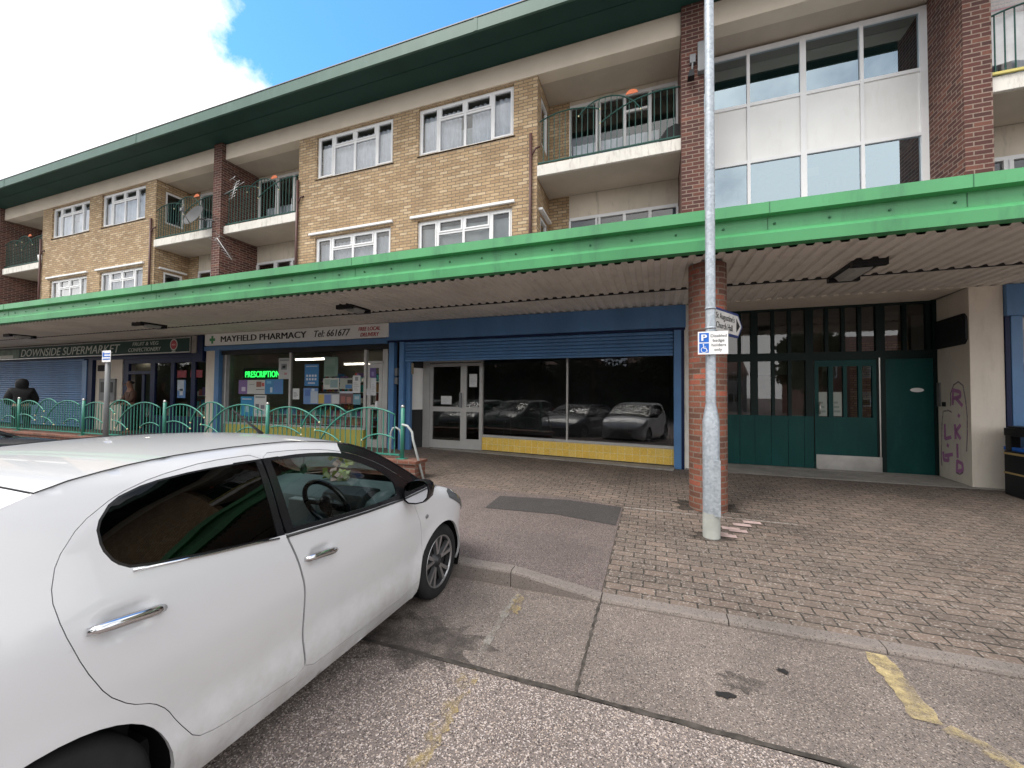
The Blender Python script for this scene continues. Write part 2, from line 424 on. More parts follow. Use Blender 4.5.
# bay markings, worn
mb = wobble(1.345, 3.29, 1.315, 2.70, .125, 14, ZR+.008, .012); mb.build('bay_line', M['wline'], kind='structure')
mb = wobble(1.385, 2.69, 1.74, 2.28, .095, 14, ZR+.008, .012); mb.build('bay_line', M['wline'], kind='structure')
mb = wobble(1.235, 2.36, 1.40, 2.29, .05, 8, ZR+.008, .01); mb.build('bay_line', M['wline'], kind='structure')
wobble(-1.085, 3.2, -1.06, 2.30, .045, 16, ZR+.008, .012).build('bay_line', M['wline2'], kind='structure')
wobble(-1.045, 3.2, -1.03, 2.9, .07, 8, ZR+.011, .02).build('bay_line', M['fline'], kind='structure')
wobble(-1.05, 2.24, -.99, 1.35, .10, 30, ZR+.008, .022).build('bay_line', M['fline'], kind='structure')
def blot(x, y, r, z, n=18):
    mb = MB(); vs = [(x, y, z)]
    for k in range(n):
        a = 2*PI*k/n; rr = r*random.uniform(.6, 1.3)
        vs.append((x+rr*math.cos(a)*1.3, y+rr*math.sin(a)*.8, z))
    mb.add(vs, [(0, 1+k, 1+(k+1) % n) for k in range(n)]); return mb
M['edge_l'] = worn('pale_paving_edge', (.50,.46,.42), .55, .95, 12)
wobble(-.40, 5.70, 1.6, 5.70, .03, 40, .1225, .004).build('paving_edge_line', M['edge_l'], kind='structure')
M['smudge'] = worn('faint_smudge', (.08,.068,.06), .62, 1.5, 7)
p = atz(742, 684, ZR); blot(p.x, p.y, .095, ZR+.005, 30).build('oil_stain', M['smudge'], kind='structure')
p = atz(420, 640, ZR); blot(p.x, p.y, .35, ZR+.005, 30).build('oil_stain', M['smudge'], kind='structure')
p = atz(725, 696, ZR); blot(p.x, p.y, .040, ZR+.008).build('oil_stain', M['oil'], kind='structure')
p = atz(783, 672, ZR); blot(p.x, p.y, .028, ZR+.008).build('oil_stain', M['oil'], kind='structure')

def sheet(x0, x1, y0, y1, nx, ny, dz=0):
    mb = MB(); vs = []; fs = []
    for j in range(ny+1):
        for i in range(nx+1):
            x = x0+(x1-x0)*i/nx; y = y0+(y1-y0)*j/ny; vs.append((x, y, zp(x, y)+dz))
    for j in range(ny):
        for i in range(nx): a = j*(nx+1)+i; fs.append((a, a+1, a+nx+2, a+nx+1))
    return mb.add(vs, fs, 0, True)
YT = 5.72
sheet(-.42, 30, 3.42, 8.36, 20, 8).build('block_paving', M['pavers'], kind='structure')
sheet(-60, -.422, YT, 9.4, 60, 5).build('block_paving', M['pavers'], kind='structure')
sheet(-60, -2.6, 3.42, YT-.002, 30, 4).build('tarmac_footway', M['tarmac'], kind='structure')
sheet(-2.602, -.424, 3.42, YT-.002, 44, 4).build('tarmac_footway', M['tarmac'], kind='structure')
mb = MB(); q = [(-2.115, 4.87), (-.45, 4.97), (-.44, 5.69), (-2.138, 5.46)]
vs = []
n = 16
for j in range(n+1):
    for i in range(n+1):
        u, v = i/n, j/n
        x = (q[0][0]*(1-u)+q[1][0]*u)*(1-v)+(q[3][0]*(1-u)+q[2][0]*u)*v
        y = (q[0][1]*(1-u)+q[1][1]*u)*(1-v)+(q[3][1]*(1-u)+q[2][1]*u)*v
        vs.append((x, y, zp(x, y)+.005))
mb.add(vs, [(j*(n+1)+i, j*(n+1)+i+1, (j+1)*(n+1)+i+1, (j+1)*(n+1)+i) for j in range(n) for i in range(n)], 0, True)
mb.build('tarmac_patch', M['patch'], kind='structure')
# a few replaced pinkish blocks round the lamp post, and pale ones in the paving
M['pinkb'] = paint('pink_block', (.50,.37,.345), .85, .15, 12, bmp=.4)
mb = MB()
for (px, py) in ((719,533),(731,529),(727,535),(742,526),(738,531),(752,524)):
    p = atz(px, py, .10); z = zp(p.x, p.y)+.006
    mb.quad((p.x-.095,p.y-.05,z),(p.x+.095,p.y-.05,z),(p.x+.095,p.y+.05,z),(p.x-.095,p.y+.05,z))
mb.build('replaced_paving_blocks', M['pinkb'], kind='structure')
# kerb stones
mb = MB()
x = -1.185-.915*42
while x < 25:
    L = .915 if abs(x+1.185) > .01 else .77
    x1 = x+L
    n = 6
    for i in range(n):
        a = x+.004+(L-.008)*i/n; b = x+.004+(L-.008)*(i+1)/n
        j = random.uniform(-.002, .002)
        y0 = YK+.003
        za, zb = zk(a)+.004, zk(b)+.004
        c = .022
        prof = lambda z: [(y0, -.1), (y0, z-c), (y0+c*.35, z-c*.3), (y0+c, z), (3.42, z), (3.42, -.1)]
        A, B = prof(za), prof(zb); m = len(A)
        mb.add([(a, p[0], p[1]) for p in A]+[(b, p[0], p[1]) for p in B], [(k, (k+1) % m, m+(k+1) % m, m+k) for k in range(m)] + ([tuple(range(m))[::-1]] if i == 0 else []) + ([tuple(range(m, 2*m))] if i == n-1 else []))
    x = x1
mb.build('kerb', M['kerbst'], kind='structure')
# ------------------------------------------------------------------ the parade building
BO = (-5.7, 8.4, .2)
bld = thing('parade_building', BO, 'long brick parade with two floors of flats over a green edged canopy and shops', 'building')
def B(mb, name, mat, parent=bld, **k): return mb.build(name, mat, parent, org=BO, **k)
YU, YF, YB = 8.40, 8.27, 9.45
ZB, ZBT = 8.80, 9.28                       # beam
OFF = -13.34
XL, XR = -42.0, 16.0

def wall_open(x0, x1, z0, z1, y, depth, ops):
    mb = MB()
    xs = sorted({x0, x1, *[o[0] for o in ops], *[o[1] for o in ops]}); zs = sorted({z0, z1, *[o[2] for o in ops], *[o[3] for o in ops]})
    for i in range(len(xs)-1):
        for j in range(len(zs)-1):
            cx, cz = (xs[i]+xs[i+1])/2, (zs[j]+zs[j+1])/2
            if any(o[0] < cx < o[1] and o[2] < cz < o[3] for o in ops): continue
            mb.quad((xs[i], y, zs[j]), (xs[i+1], y, zs[j]), (xs[i+1], y, zs[j+1]), (xs[i], y, zs[j+1]))
    for a, b, c, d in ops:
        mb.quad((a,y,c),(a,y+depth,c),(a,y+depth,d),(a,y,d)); mb.quad((b,y,c),(b,y,d),(b,y+depth,d),(b,y+depth,c))
        mb.quad((a,y,c),(b,y,c),(b,y+depth,c),(a,y+depth,c)); mb.quad((a,y,d),(a,y+depth,d),(b,y+depth,d),(b,y,d))
    return mb
def drape(x0, x1, z0, z1, y, amp=.03, per=.16, seed=0):
    """hanging folds"""
    mb = MB(); rnd = random.Random(seed); n = max(8, int((x1-x0)/.025)); ph = rnd.random()*6
    m = 4; vs = []
    for j in range(m+1):
        for i in range(n+1):
            x = x0+(x1-x0)*i/n
            vs.append((x, y+amp*math.sin(x*2*PI/per+ph+.6*math.sin(x*5+ph))*(.6+.4*(1-j/m)), z0+(z1-z0)*j/m))
    mb.add(vs, [(j*(n+1)+i, j*(n+1)+i+1, (j+1)*(n+1)+i+1, (j+1)*(n+1)+i) for j in range(m) for i in range(n)], 0, True)
    return mb
def casement(x0, x1, z0, z1, y, cols, hood=None, sill=True, cur='curtain', seed=0, name='window'):
    """white four light window; cols: (width fraction, has top vent)"""
    f = MB(); fw = .055; d0, d1 = y+.012, y+.075
    f.box(x0, x1, d0, d1, z0, z0+fw); f.box(x0, x1, d0, d1, z1-fw, z1)
    f.box(x0, x0+fw, d0, d1, z0+fw, z1-fw); f.box(x1-fw, x1, d0, d1, z0+fw, z1-fw)
    g = MB(); x = x0; H = z1-z0
    for i, (w, vent) in enumerate(cols):
        xa, xb = x, x+w*(x1-x0)
        if i: f.box(xa-.03, xa+.03, d0+.002, d1-.002, z0+fw, z1-fw)
        la = xa+(fw if i == 0 else .03); lb = xb-(fw if i == len(cols)-1 else .03)
        zt = z1-.30*H
        if vent:
            f.box(la, lb, d0+.004, d1-.004, zt-.025, zt+.025)
            s = .035                                   # opening sash of the vent
            for (a, b, c, d) in ((la, lb, zt+.025, zt+.025+s), (la, lb, z1-fw-s, z1-fw), (la, la+s, zt+.025+s, z1-fw-s), (lb-s, lb, zt+.025+s, z1-fw-s)):
                f.box(a, b, d0-.012, d0+.03, c, d)
            g.quad((la+s, y+.04, zt+.025+s),(lb-s, y+.04, zt+.025+s),(lb-s, y+.04, z1-fw-s),(la+s, y+.04, z1-fw-s))
            g.quad((la, y+.045, z0+fw),(lb, y+.045, z0+fw),(lb, y+.045, zt-.025),(la, y+.045, zt-.025))
        else:
            s = .035
            if i in (0, len(cols)-1):
                for (a, b, c, d) in ((la, lb, z0+fw, z0+fw+s), (la, lb, z1-fw-s, z1-fw), (la, la+s, z0+fw+s, z1-fw-s), (lb-s, lb, z0+fw+s, z1-fw-s)):
                    f.box(a, b, d0-.012, d0+.03, c, d)
            g.quad((la, y+.04, z0+fw),(lb, y+.04, z0+fw),(lb, y+.04, z1-fw),(la, y+.04, z1-fw))
        x = xb
    w = B(f, name, M['upvc'])
    B(g, 'pane', M['glass'], w, recalc=False)
    if cur == 'parted':
        m_ = (x0+x1)/2
        B(drape(x0+.03, m_-.18, z0+.03, z1-.12, y+.17, .035, .13, seed), 'curtain', M['curtain'], w, recalc=False)
        B(drape(m_+.12, x1-.03, z0+.03, z1-.12, y+.17, .035, .13, seed+3), 'curtain', M['curtain'], w, recalc=False)
        B(drape(x0+.04, x1-.04, z0+.03, z0+.62, y+.24, .012, .08, seed+5), 'net', M['blind'], w, recalc=False)
    elif cur:
        B(drape(x0+.03, x1-.03, z0+.03, z1-.14, y+.17, .028, .15 if cur == 'curtain' else .6, seed), 'curtain', M[cur], w, recalc=False)
    if sill: B(MB().box(x0-.04, x1+.05, y-.05, y+.03, z0-.05, z0-.002), 'sill', M['pipe'], w, bevel=.006)
    if hood: B(MB().box(hood[0], hood[1], y-.11, y-.002, z1+.07, z1+.13), 'hood_trim', M['upvc'], w, bevel=.008)
    return w
COLS = ((.22, 0), (.28, 1), (.28, 1), (.22, 0))

for k in (0, 1):
    o = k*OFF; x0, x1 = -9.48+o, -2.47+o
    wins = [(-5.56+o, -3.04+o, 7.56, 8.75), (-8.84+o, -6.32+o, 7.56, 8.75), (-5.56+o, -3.06+o, 4.72, 5.92), (-8.84+o, -6.34+o, 4.72, 5.92)]
    mb = wall_open(x0, x1, 3.6, ZB, YU, .12, wins)
    # flank walls back to the recessed wall, the right one with two small side windows
    for z0, z1 in ((3.6, 6.47), (6.75, ZB)):
        mb.quad((x0, YU, z0), (x0, YB+.05, z0), (x0, YB+.05, z1), (x0, YU, z1))
    sw = [(8.68, 9.26, 7.42, 8.52), (8.68, 9.26, 4.6, 5.74)]
    ys = [YU, 8.68, 9.26, YB+.05]; zs = [3.6, 4.6, 5.74, 7.42, 8.52, ZB]
    for i in range(3):
        for j in range(5):
            if i == 1 and j in (1, 3): continue
            mb.quad((x1, ys[i], zs[j]), (x1, ys[i+1], zs[j]), (x1, ys[i+1], zs[j+1]), (x1, ys[i], zs[j+1]))
    B(mb, 'brick_wall', M['brick_y'], recalc=False)
    for i, w in enumerate(wins):
        lower = i > 1
        casement(*w, YU+.05, COLS, hood=((w[0]-.18, w[1]+.07) if lower else None), cur=(('parted','curtain','blind','curtain'),('curtain','parted','curtain','blind'))[k][i], seed=i+7*k)
    for (ya, yb, za, zb) in sw:
        f = MB(); xx = x1-.06
        for (a, b, c, d) in ((ya, yb, za, za+.06), (ya, yb, zb-.06, zb), (ya, ya+.06, za+.06, zb-.06), (yb-.06, yb, za+.06, zb-.06)): f.box(xx, xx+.05, a, b, c, d)
        w = B(f, 'side_window', M['upvc'])
        B(MB().quad((xx+.02, ya+.06, za+.06), (xx+.02, yb-.06, za+.06), (xx+.02, yb-.06, zb-.06), (xx+.02, ya+.06, zb-.06)), 'pane', M['glass'], w, recalc=False)
        if zb < 6: B(MB().box(x1-.002, x1+.09, ya-.15, yb+.1, zb+.07, zb+.12), 'hood_trim', M['upvc'], w)
    # downpipes
    for px, zt in ((x1-.14, 7.47), (x0+.02, 7.62)):
        B(MB().tube([(px, YU-.05, 3.8), (px, YU-.05, zt)], .035, 8).tube([(px, YU-.05, 6.95), (px+.12, YU-.05, 7.12), (px+.2, YU+.0, 7.16)], .022, 6), 'downpipe', M['pipe'])
# party fins
for x0, x1 in ((.48, .88), (-12.81, -12.45), (-26.15, -25.79), (4.62, 4.96)):
    B(MB().box(x0, x1, YF, 10.2, 3.6, ZBT-.004), 'party_fin', M['brick_r'])
# beam in pieces between the fins, with the ceiling behind it
edges = [XL, -26.15, -25.79, -12.81, -12.45, .48, .88, 4.62, 4.96, XR]
for i in range(0, len(edges), 2):
    a, b = edges[i], edges[i+1]
    B(MB().box(a+.002, b-.002, YU-.02, YU+.30, ZB+.003, ZBT-.003), 'edge_beam', M['beam'], bevel=.008)
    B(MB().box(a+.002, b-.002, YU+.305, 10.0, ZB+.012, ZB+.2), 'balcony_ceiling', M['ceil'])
# thin crack joints on the beam above each downpipe
# roof
mb = MB().prism([(7.41, ZBT), (7.41, 9.545), (7.46, 9.56), (7.46, ZBT)], 'x', XL, XR)
x = -40
rf = B(mb, 'roof_edge', M['roofg'])
for x in (-31.0, -23.0, -15.05, -3.55, 4.5): B(MB().box(x-.04, x+.04, 7.403, 7.409, ZBT+.002, 9.55), 'joint_cover', M['roofg'], rf)
B(MB().box(XL, XR, 7.40, 7.52, 9.562, 9.585), 'roof_flashing', M['grey'], rf)
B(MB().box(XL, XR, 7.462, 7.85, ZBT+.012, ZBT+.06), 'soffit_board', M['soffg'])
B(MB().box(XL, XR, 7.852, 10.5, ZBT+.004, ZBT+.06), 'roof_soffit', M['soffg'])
B(MB().box(XL, XR, 7.47, 16.2, 9.48, 9.54), 'roof_deck', M['grey'])
B(MB().box(XL, XR, 16.0, 16.2, .1, 9.47).box(XL, XL+.2, 9.5, 15.99, .1, 9.47).box(XR-.2, XR, 8.6, 15.99, .1, 9.47), 'rear_wall', M['brick_y'])
B(MB().box(XL+.25, XR-.25, 8.62, 15.98, 3.46, 3.6), 'first_floor', M['conc'])
B(MB().box(XL+.25, XR-.25, 9.7, 15.98, 6.5, 6.7), 'second_floor', M['conc'])
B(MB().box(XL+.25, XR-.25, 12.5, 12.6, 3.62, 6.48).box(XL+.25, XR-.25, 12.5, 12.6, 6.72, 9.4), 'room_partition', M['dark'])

# ---- railings with crossing arcs
def arc3(p0, pm, p1, n=14):
    (ax, ay), (bx, by), (cx, cy) = p0, pm, p1
    d = 2*(ax*(by-cy)+bx*(cy-ay)+cx*(ay-by))
    ux = ((ax*ax+ay*ay)*(by-cy)+(bx*bx+by*by)*(cy-ay)+(cx*cx+cy*cy)*(ay-by))/d
    uy = ((ax*ax+ay*ay)*(cx-bx)+(bx*bx+by*by)*(ax-cx)+(cx*cx+cy*cy)*(bx-ax))/d
    r = math.hypot(ax-ux, ay-uy)
    t0 = math.atan2(ay-uy, ax-ux); t1 = math.atan2(cy-uy, cx-ux)
    if uy < max(ay, by, cy):                     # upper arc: sweep clockwise left to right
        while t1 > t0: t1 -= 2*PI
    return [(ux+r*math.cos(t0+(t1-t0)*i/n), uy+r*math.sin(t0+(t1-t0)*i/n)) for i in range(n+1)]
def norm_arcs(arcs, Y, x0, x1):
    out = []
    for a in arcs:
        q = [at(p[0], p[1], Y) for p in a]
        out.append([((p.x-x0)/(x1-x0), p.z) for p in q])
    return out
def motif(mains, smalls, x0, x1, Y, zb, dx, br, ar, tips):
    """returns bars+arcs, ball tips"""
    L = x1-x0; mb = MB(); curves = []
    for a in mains:
        c = arc3(*[(x0+s*L, z) for s, z in a]); curves.append(c)
        mb.tube([(p[0], Y-.012, p[1]) for p in c], ar, 6)
    for a in smalls:
        c = arc3(*[(x0+s*L, z) for s, z in a], n=8)
        mb.tube([(p[0], Y-.02, p[1]) for p in c], ar*.9, 6)
    tp = [MB().ball((x0+s*L, Y-.014, z), ar*1.35, 8) for s, z in tips]
    n = int(L/dx)
    for i in range(1, n):
        x = x0+L*i/n; zt = None
        for c in curves:
            for p, q in zip(c, c[1:]):
                if min(p[0], q[0]) <= x <= max(p[0], q[0]) and abs(q[0]-p[0]) > 1e-6:
                    z = p[1]+(q[1]-p[1])*(x-p[0])/(q[0]-p[0]); zt = z if zt is None else max(zt, z)
        if zt: mb.box(x-br, x+br, Y-br, Y+br, zb, zt)
    mb.box(x0, x1, Y-.02, Y+.02, zb-.012, zb+.012)
    return mb, tp
BX0, BX1 = -2.46, .47
YRB = 8.43
bal_main = norm_arcs([[(539.6,122.5),(574,108.9),(600,109.4)], [(578.7,116.8),(613.9,95.8),(640.6,109.4)], [(600.2,123.8),(640,98),(680.5,87)]], YRB, BX0, BX1)
bal_tips = [bal_main[0][2], bal_main[1][0], bal_main[1][2], bal_main[2][0]]
sp = at(632, 94.6, YRB); sun_s = ((sp.x-BX0)/(BX1-BX0), sp.z)
def back_wall(x0, x1, strip=True, y=YB):
    """recessed wall: brick return, door and window frames on both floors"""
    for zl, zh, ztop in ((6.735, ZB+.005, 8.70), (3.62, 6.485, 5.93)):
        xa = x0+.5 if strip else x0+.02
        if strip: B(MB().box(x0+.001, xa-.002, y, y+.1, zl, zh), 'rear_return', M['brick_y'])
        B(MB().box(xa, x1-.001, y+.02, y+.1, ztop+.002, zh), 'lintel_panel', M['cream'])
        f = MB(); g = MB(); pn = MB(); W = x1-xa
        fr = [0, .27, .29, .53, .76, 1.0]
        xs = [xa+.01+(W-.02)*t for t in fr]
        f.box(xs[0], xs[-1], y+.005, y+.09, ztop-.07, ztop)
        for i, t in enumerate(xs): f.box(t-.035, t+.035, y+.006, y+.088, zl+.01, ztop-.071)
        for i in range(5):
            if i == 1: continue
            a, b = xs[i]+.036, xs[i+1]-.036
            zs0 = zl+.12 if i == 0 else zl+.62
            f.box(a, b, y+.008, y+.086, zs0-.07, zs0)
            if i > 0: pn.box(a, b, y+.03, y+.06, zl+.012, zs0-.072)
            if i == 3:
                f.box(a, b, y+.008, y+.086, ztop-.46, ztop-.41)
            g.quad((a, y+.05, zs0), (b, y+.05, zs0), (b, y+.05, ztop-.071), (a, y+.05, ztop-.071))
        w = B(f, 'balcony_window', M['upvc'])
        B(g, 'pane', M['glass'], w, recalc=False); B(pn, 'lower_panel', M['panel'], w)
        B(drape(xa+.05, x1-.4, zl+.1, zl+1.1, y+.25, .02, .12, int(x0)), 'curtain', M['curtain'], w, recalc=False)
def balcony(x0, x1, rail=True):
    sl = MB().box(x0+.002, x1-.002, YU-.03, YB-.001, 6.49, 6.73)
    b = B(sl, 'balcony_slab', M['slab'], bevel=.01)
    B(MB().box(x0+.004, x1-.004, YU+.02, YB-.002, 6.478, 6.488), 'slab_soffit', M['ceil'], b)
    if rail:
        sc = [[(s, z) for s, z in a] for a in bal_main]
        mb, tp = motif(sc, [], x0+.01, x1-.01, YRB, 6.80, .12, .007, .014, bal_tips)
        B(mb, 'railing', M['raild'], b)
        for q in tp: B(q, 'finial', M['brass'], b)
        L = x1-x0; cx = x0+.01+sun_s[0]*(L-.02); cz = sun_s[1]-.03
        pts = [(cx+.13*math.cos(PI*(.08+.84*i/10)), cz+.12*math.sin(PI*(.08+.84*i/10))) for i in range(11)]
        B(MB().prism(pts, 'y', YRB-.04, YRB-.025), 'sun_motif', M['terra'], b)
for x0, x1, st in ((-2.47, .48, True), (-12.45, -9.48, False), (-15.81, -12.81, True), (-25.79, -22.82, False), (4.96, 8.1, False), (-29.2, -26.15, True)):
    balcony(x0, x1); back_wall(x0, x1, st)
B(MB().box(8.1, XR-.01, YU, 8.6, 3.6, ZB), 'brick_wall', M['brick_y'])
B(MB().box(XL+.01, -29.2, YU, 8.6, 3.6, ZB), 'brick_wall', M['brick_y'])

# ---- stairwell glazing between the two right hand fins
YW = 9.15
f = MB(); g = MB(); pn = MB()
mx_ = [.885, 1.79, 2.73, 3.66, 4.56]
zsr = [3.62, 6.42, 7.60, 8.70]
for i, x in enumerate(mx_):
    h = .05 if i in (0, 2, 4) else .028
    f.box(x-h if i else x, x+h if i < 4 else x+.055, YW-.03, YW+.06, 3.62, 8.76)
for z in zsr[1:3]: f.box(.93, 4.51, YW-.025, YW+.055, z-.032, z+.032)
f.box(.93, 4.51, YW-.026, YW+.056, 8.66, 8.758)
for i in range(4):
    a, b = mx_[i]+.03, mx_[i+1]-.03
    for z0, z1 in ((3.62, zsr[1]-.03), (zsr[2]+.03, 8.66)):
        g.quad((a, YW+.01, z0), (b, YW+.01, z0), (b, YW+.01, z1), (a, YW+.01, z1))
    pn.box(a, b, YW, YW+.03, zsr[1]+.03, zsr[2]-.03)
w = B(f, 'stair_window', M['upvc']); B(g, 'pane', M['glass_u'], w, recalc=False); B(pn, 'spandrel_panel', M['panel'], w)
q0, q1 = at(807, 175, YW-.002), at(820, 166, YW-.002)
B(MB().box(2.80, 2.98, YW+.013, YW+.016, 5.95, 6.12), 'yellow_sticker', plain('yellow_sticker', (.62,.60,.18), .6), w)
B(MB().box(.9, 4.6, 11.6, 11.7, 3.62, 8.8).box(4.3, 4.6, 10.2, 10.5, 3.62, 8.8), 'stairwell_wall', M['room'])
B(MB().box(.9, 4.6, 10.6, 11.59, 6.3, 6.5), 'stair_landing', M['conc'])

# ---- canopy
CY = 5.46
prof = [(CY-.02, 3.975), (CY-.02, 3.838), (CY+.075, 3.83), (CY+.075, 3.668), (CY-.012, 3.60), (CY, 3.472), (CY+.13, 3.472), (CY+.13, 3.975)]
mb = MB().prism(prof, 'x', XL, XR)
x = -30.0
while x < 14:
    mb.lathe([(.0, CY+.060), (.014, CY+.062), (.016, CY+.074)], 8, (x, 0, 3.735), 'y', 1); x += .55
for x in (-22, -16.6, -10.3, -4.9, 1.28, 3.1, 6.7): mb.box(x-.004, x+.004, CY+.0705, CY+.0745, 3.672, 3.82, 1).box(x-.004, x+.004, CY-.0235, CY-.0205, 3.84, 3.974, 1)
B(mb, 'canopy_fascia', [M['green'], M['greend']])
def corr(y0, y1):
    mb = MB(); vs = []; p = .17; x = XL
    while x < XR:
        for dx, z in ((0, 3.446), (.068, 3.446), (.086, 3.474), (.152, 3.474)): vs.append((x+dx, z))
        x += p
    n = len(vs)
    v = [(a, y0, z) for a, z in vs]+[(a, y1, z) for a, z in vs]
    return mb.add(v, [(i, i+1, n+i+1, n+i) for i in range(n-1)])
cs = B(corr(CY+.131, 7.21), 'corrugated_soffit', M['corr'], recalc=False)
B(corr(7.25, 8.56), 'corrugated_soffit', M['corr'], recalc=False)
B(MB().box(XL, XR, 7.215, 7.245, 3.437, 3.484), 'soffit_joint', M['black'])
B(MB().box(XL, XR, CY+.135, 8.6, 3.495, 3.52), 'canopy_deck', M['black'])
B(MB().box(XL, XR, CY+.135, 8.38, 3.90, 3.96), 'canopy_top', M['grey'])
# brick column under the canopy
CYc, CR = 6.05, .238
CX = gx(707.6, CYc)
B(MB().lathe([(CR, .05), (CR, 3.45)], 40, (CX, CYc, 0)), 'brick_column', M['brick_c'], uvf=lambda x, y, z: (math.atan2(x-CX, -(y-CYc))*CR, z))

# ------------------------------------------------------------------ lower floor
YS = 8.5
FL = .25
def piece(x0, x1, y0, y1, z0, z1, name, mat, parent=bld, bev=0): return B(MB().box(x0, x1, y0, y1, z0, z1), name, mat, parent, bevel=bev)
# room shells behind the shopfronts
def room(x0, x1, y0, y1, mat, floor, ceil=None):
    mb = MB().box(x0, x1, y1, y1+.1, FL-.05, 3.45).box(x0-.1, x0, y0, y1, FL-.05, 3.45).box(x1, x1+.1, y0, y1, FL-.05, 3.45)
    r = B(mb, 'shop_room', mat)
    B(MB().box(x0, x1, y0, y1, FL-.06, FL-.01), 'shop_floor', floor, r)
    B(MB().box(x0, x1, y0, y1, 3.3, 3.4), 'shop_ceiling', ceil or mat, r)
    return r
# --- empty blue shop
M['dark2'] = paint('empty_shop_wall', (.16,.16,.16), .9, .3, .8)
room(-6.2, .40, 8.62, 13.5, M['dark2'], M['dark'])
A0, A1 = Vector((-4.10, 9.10)), Vector((.36, 8.53))
def slant(s, off=0):
    d = (A1-A0); t = d.normalized(); n = Vector((t.y, -t.x)); p = A0+d*s+n*off; return p
def slantbox(mb, s0, s1, z0, z1, o0, o1):
    a, b, c, d = slant(s0, o0), slant(s1, o0), slant(s1, o1), slant(s0, o1)
    return mb.prism([(a.x, a.y), (b.x, b.y), (c.x, c.y), (d.x, d.y)], 'z', z0, z1)
sf = piece(-6.47, .56, YS-.06, YS+.35, 3.0, 3.445, 'shop_fascia', M['blue'], bev=.01)
B(MB().box(-6.46, .55, YS-.004, YS+.34, 2.955, 2.998), 'fascia_trim', M['navy'], sf)
mb = MB(); z = 2.46
n = 6; hh = (2.955-2.50)/n
for i in range(n):
    za = 2.50+i*hh
    mb.prism([(YS+.03, za), (YS+.012, za+hh*.12), (YS+.002, za+hh*.45), (YS+.01, za+hh*.8), (YS+.03, za+hh*.96), (YS+.05, za+hh*.96), (YS+.05, za)], 'x', -5.93, .33)
mb.box(-5.93, .33, YS-.005, YS+.05, 2.455, 2.498)
sh = B(mb, 'roller_shutter', M['blue'])
for a, b in ((-6.07, -5.94), (.34, .475)):
    piece(a, b, YS-.03, YS+.16, FL-.05, 2.953, 'shutter_guide', M['blue2'], bev=.006)
piece(.477, .53, YS, YS+.3, FL-.05, 2.953, 'shutter_guide', M['navy'])
piece(.535, .62, YS+.02, YS+.35, FL-.05, 3.44, 'white_jamb', M['slab'])
piece(-5.92, -5.80, YS+.06, YS+.16, FL-.05, 2.7, 'inner_jamb', M['blue'])
mb = MB(); slantbox(mb, 0, 1, FL+.03, .60, -.12, 0)
B(mb, 'tiled_riser', M['yellow'], uvf=lambda x, y, z: (x*1.009, z-FL-.03))
mb = MB(); slantbox(mb, -.005, 1.0, .602, .655, -.12, .02)
swf = B(mb, 'shop_window_frame', M['silver'])
mb = MB(); sm = (at(567, 400, 8.8).x-A0.x)/(A1.x-A0.x)
slantbox(mb, sm-.004, sm+.004, .657, 2.9, -.06, .01); B(mb, 'mullion', M['silver'], swf)
mb = MB(); slantbox(mb, .003, .013, .657, 2.9, -.06, .01); B(mb, 'mullion', M['silver'], swf)
mb = MB(); a, b = slant(.013, -.02), slant(.998, -.02)
mb.quad((a.x, a.y, .657), (b.x, b.y, .657), (b.x, b.y, 2.95), (a.x, a.y, 2.95))
B(mb, 'pane', M['glass_b'], swf, recalc=False)
# aluminium door and side light
DY = 9.10
dx = [gx(424, DY), gx(430.5, DY), gx(463, DY), gx(467, DY), gx(481.5, DY)]
mb = MB()
def rect_frame(mb, x0, x1, z0, z1, w, y0, y1, mid=None, wb=None):
    wb = wb or w
    mb.box(x0, x0+w, y0, y1, z0, z1); mb.box(x1-w, x1, y0, y1, z0, z1); mb.box(x0+w, x1-w, y0, y1, z0, z0+wb); mb.box(x0+w, x1-w, y0, y1, z1-w, z1)
    if mid: mb.box(x0+w, x1-w, y0, y1, mid-.06, mid+.06)
mb.box(dx[0], dx[1]-.005, DY-.05, DY+.05, FL, 2.9)
zm = gz(445, 409, DY)
frm = B(mb, 'door_frame', M['silver'])
piece(dx[0], dx[4]+.04, DY-.045, DY+.045, 2.46, 2.9, 'door_head', M['silver'], frm)
mb = MB(); rect_frame(mb, dx[1], dx[2]+.03, FL+.02, 2.44, .085, DY-.03, DY+.03, zm, .2)
dr = B(mb, 'shop_door', M['silver'])
mb2 = MB(); mb2.quad((dx[1]+.08, DY, FL+.1), (dx[2], DY, FL+.1), (dx[2], DY, 2.4), (dx[1]+.08, DY, 2.4)); B(mb2, 'pane', M['glass_b'], dr, recalc=False)
B(MB().box(dx[2]-.06, dx[2]-.01, DY-.09, DY-.032, zm+.05, zm+.42), 'handle', M['grey'], dr)
mb = MB(); rect_frame(mb, dx[2]+.035, dx[4]+.03, FL+.02, 2.44, .075, DY-.035, DY+.025, zm, .25)
sd_ = B(mb, 'side_light', M['silver'])
mb2 = MB(); mb2.quad((dx[3], DY, FL+.1), (dx[4], DY, FL+.1), (dx[4], DY, 2.4), (dx[3], DY, 2.4)); B(mb2, 'pane', M['glass_b'], sd_, recalc=False)
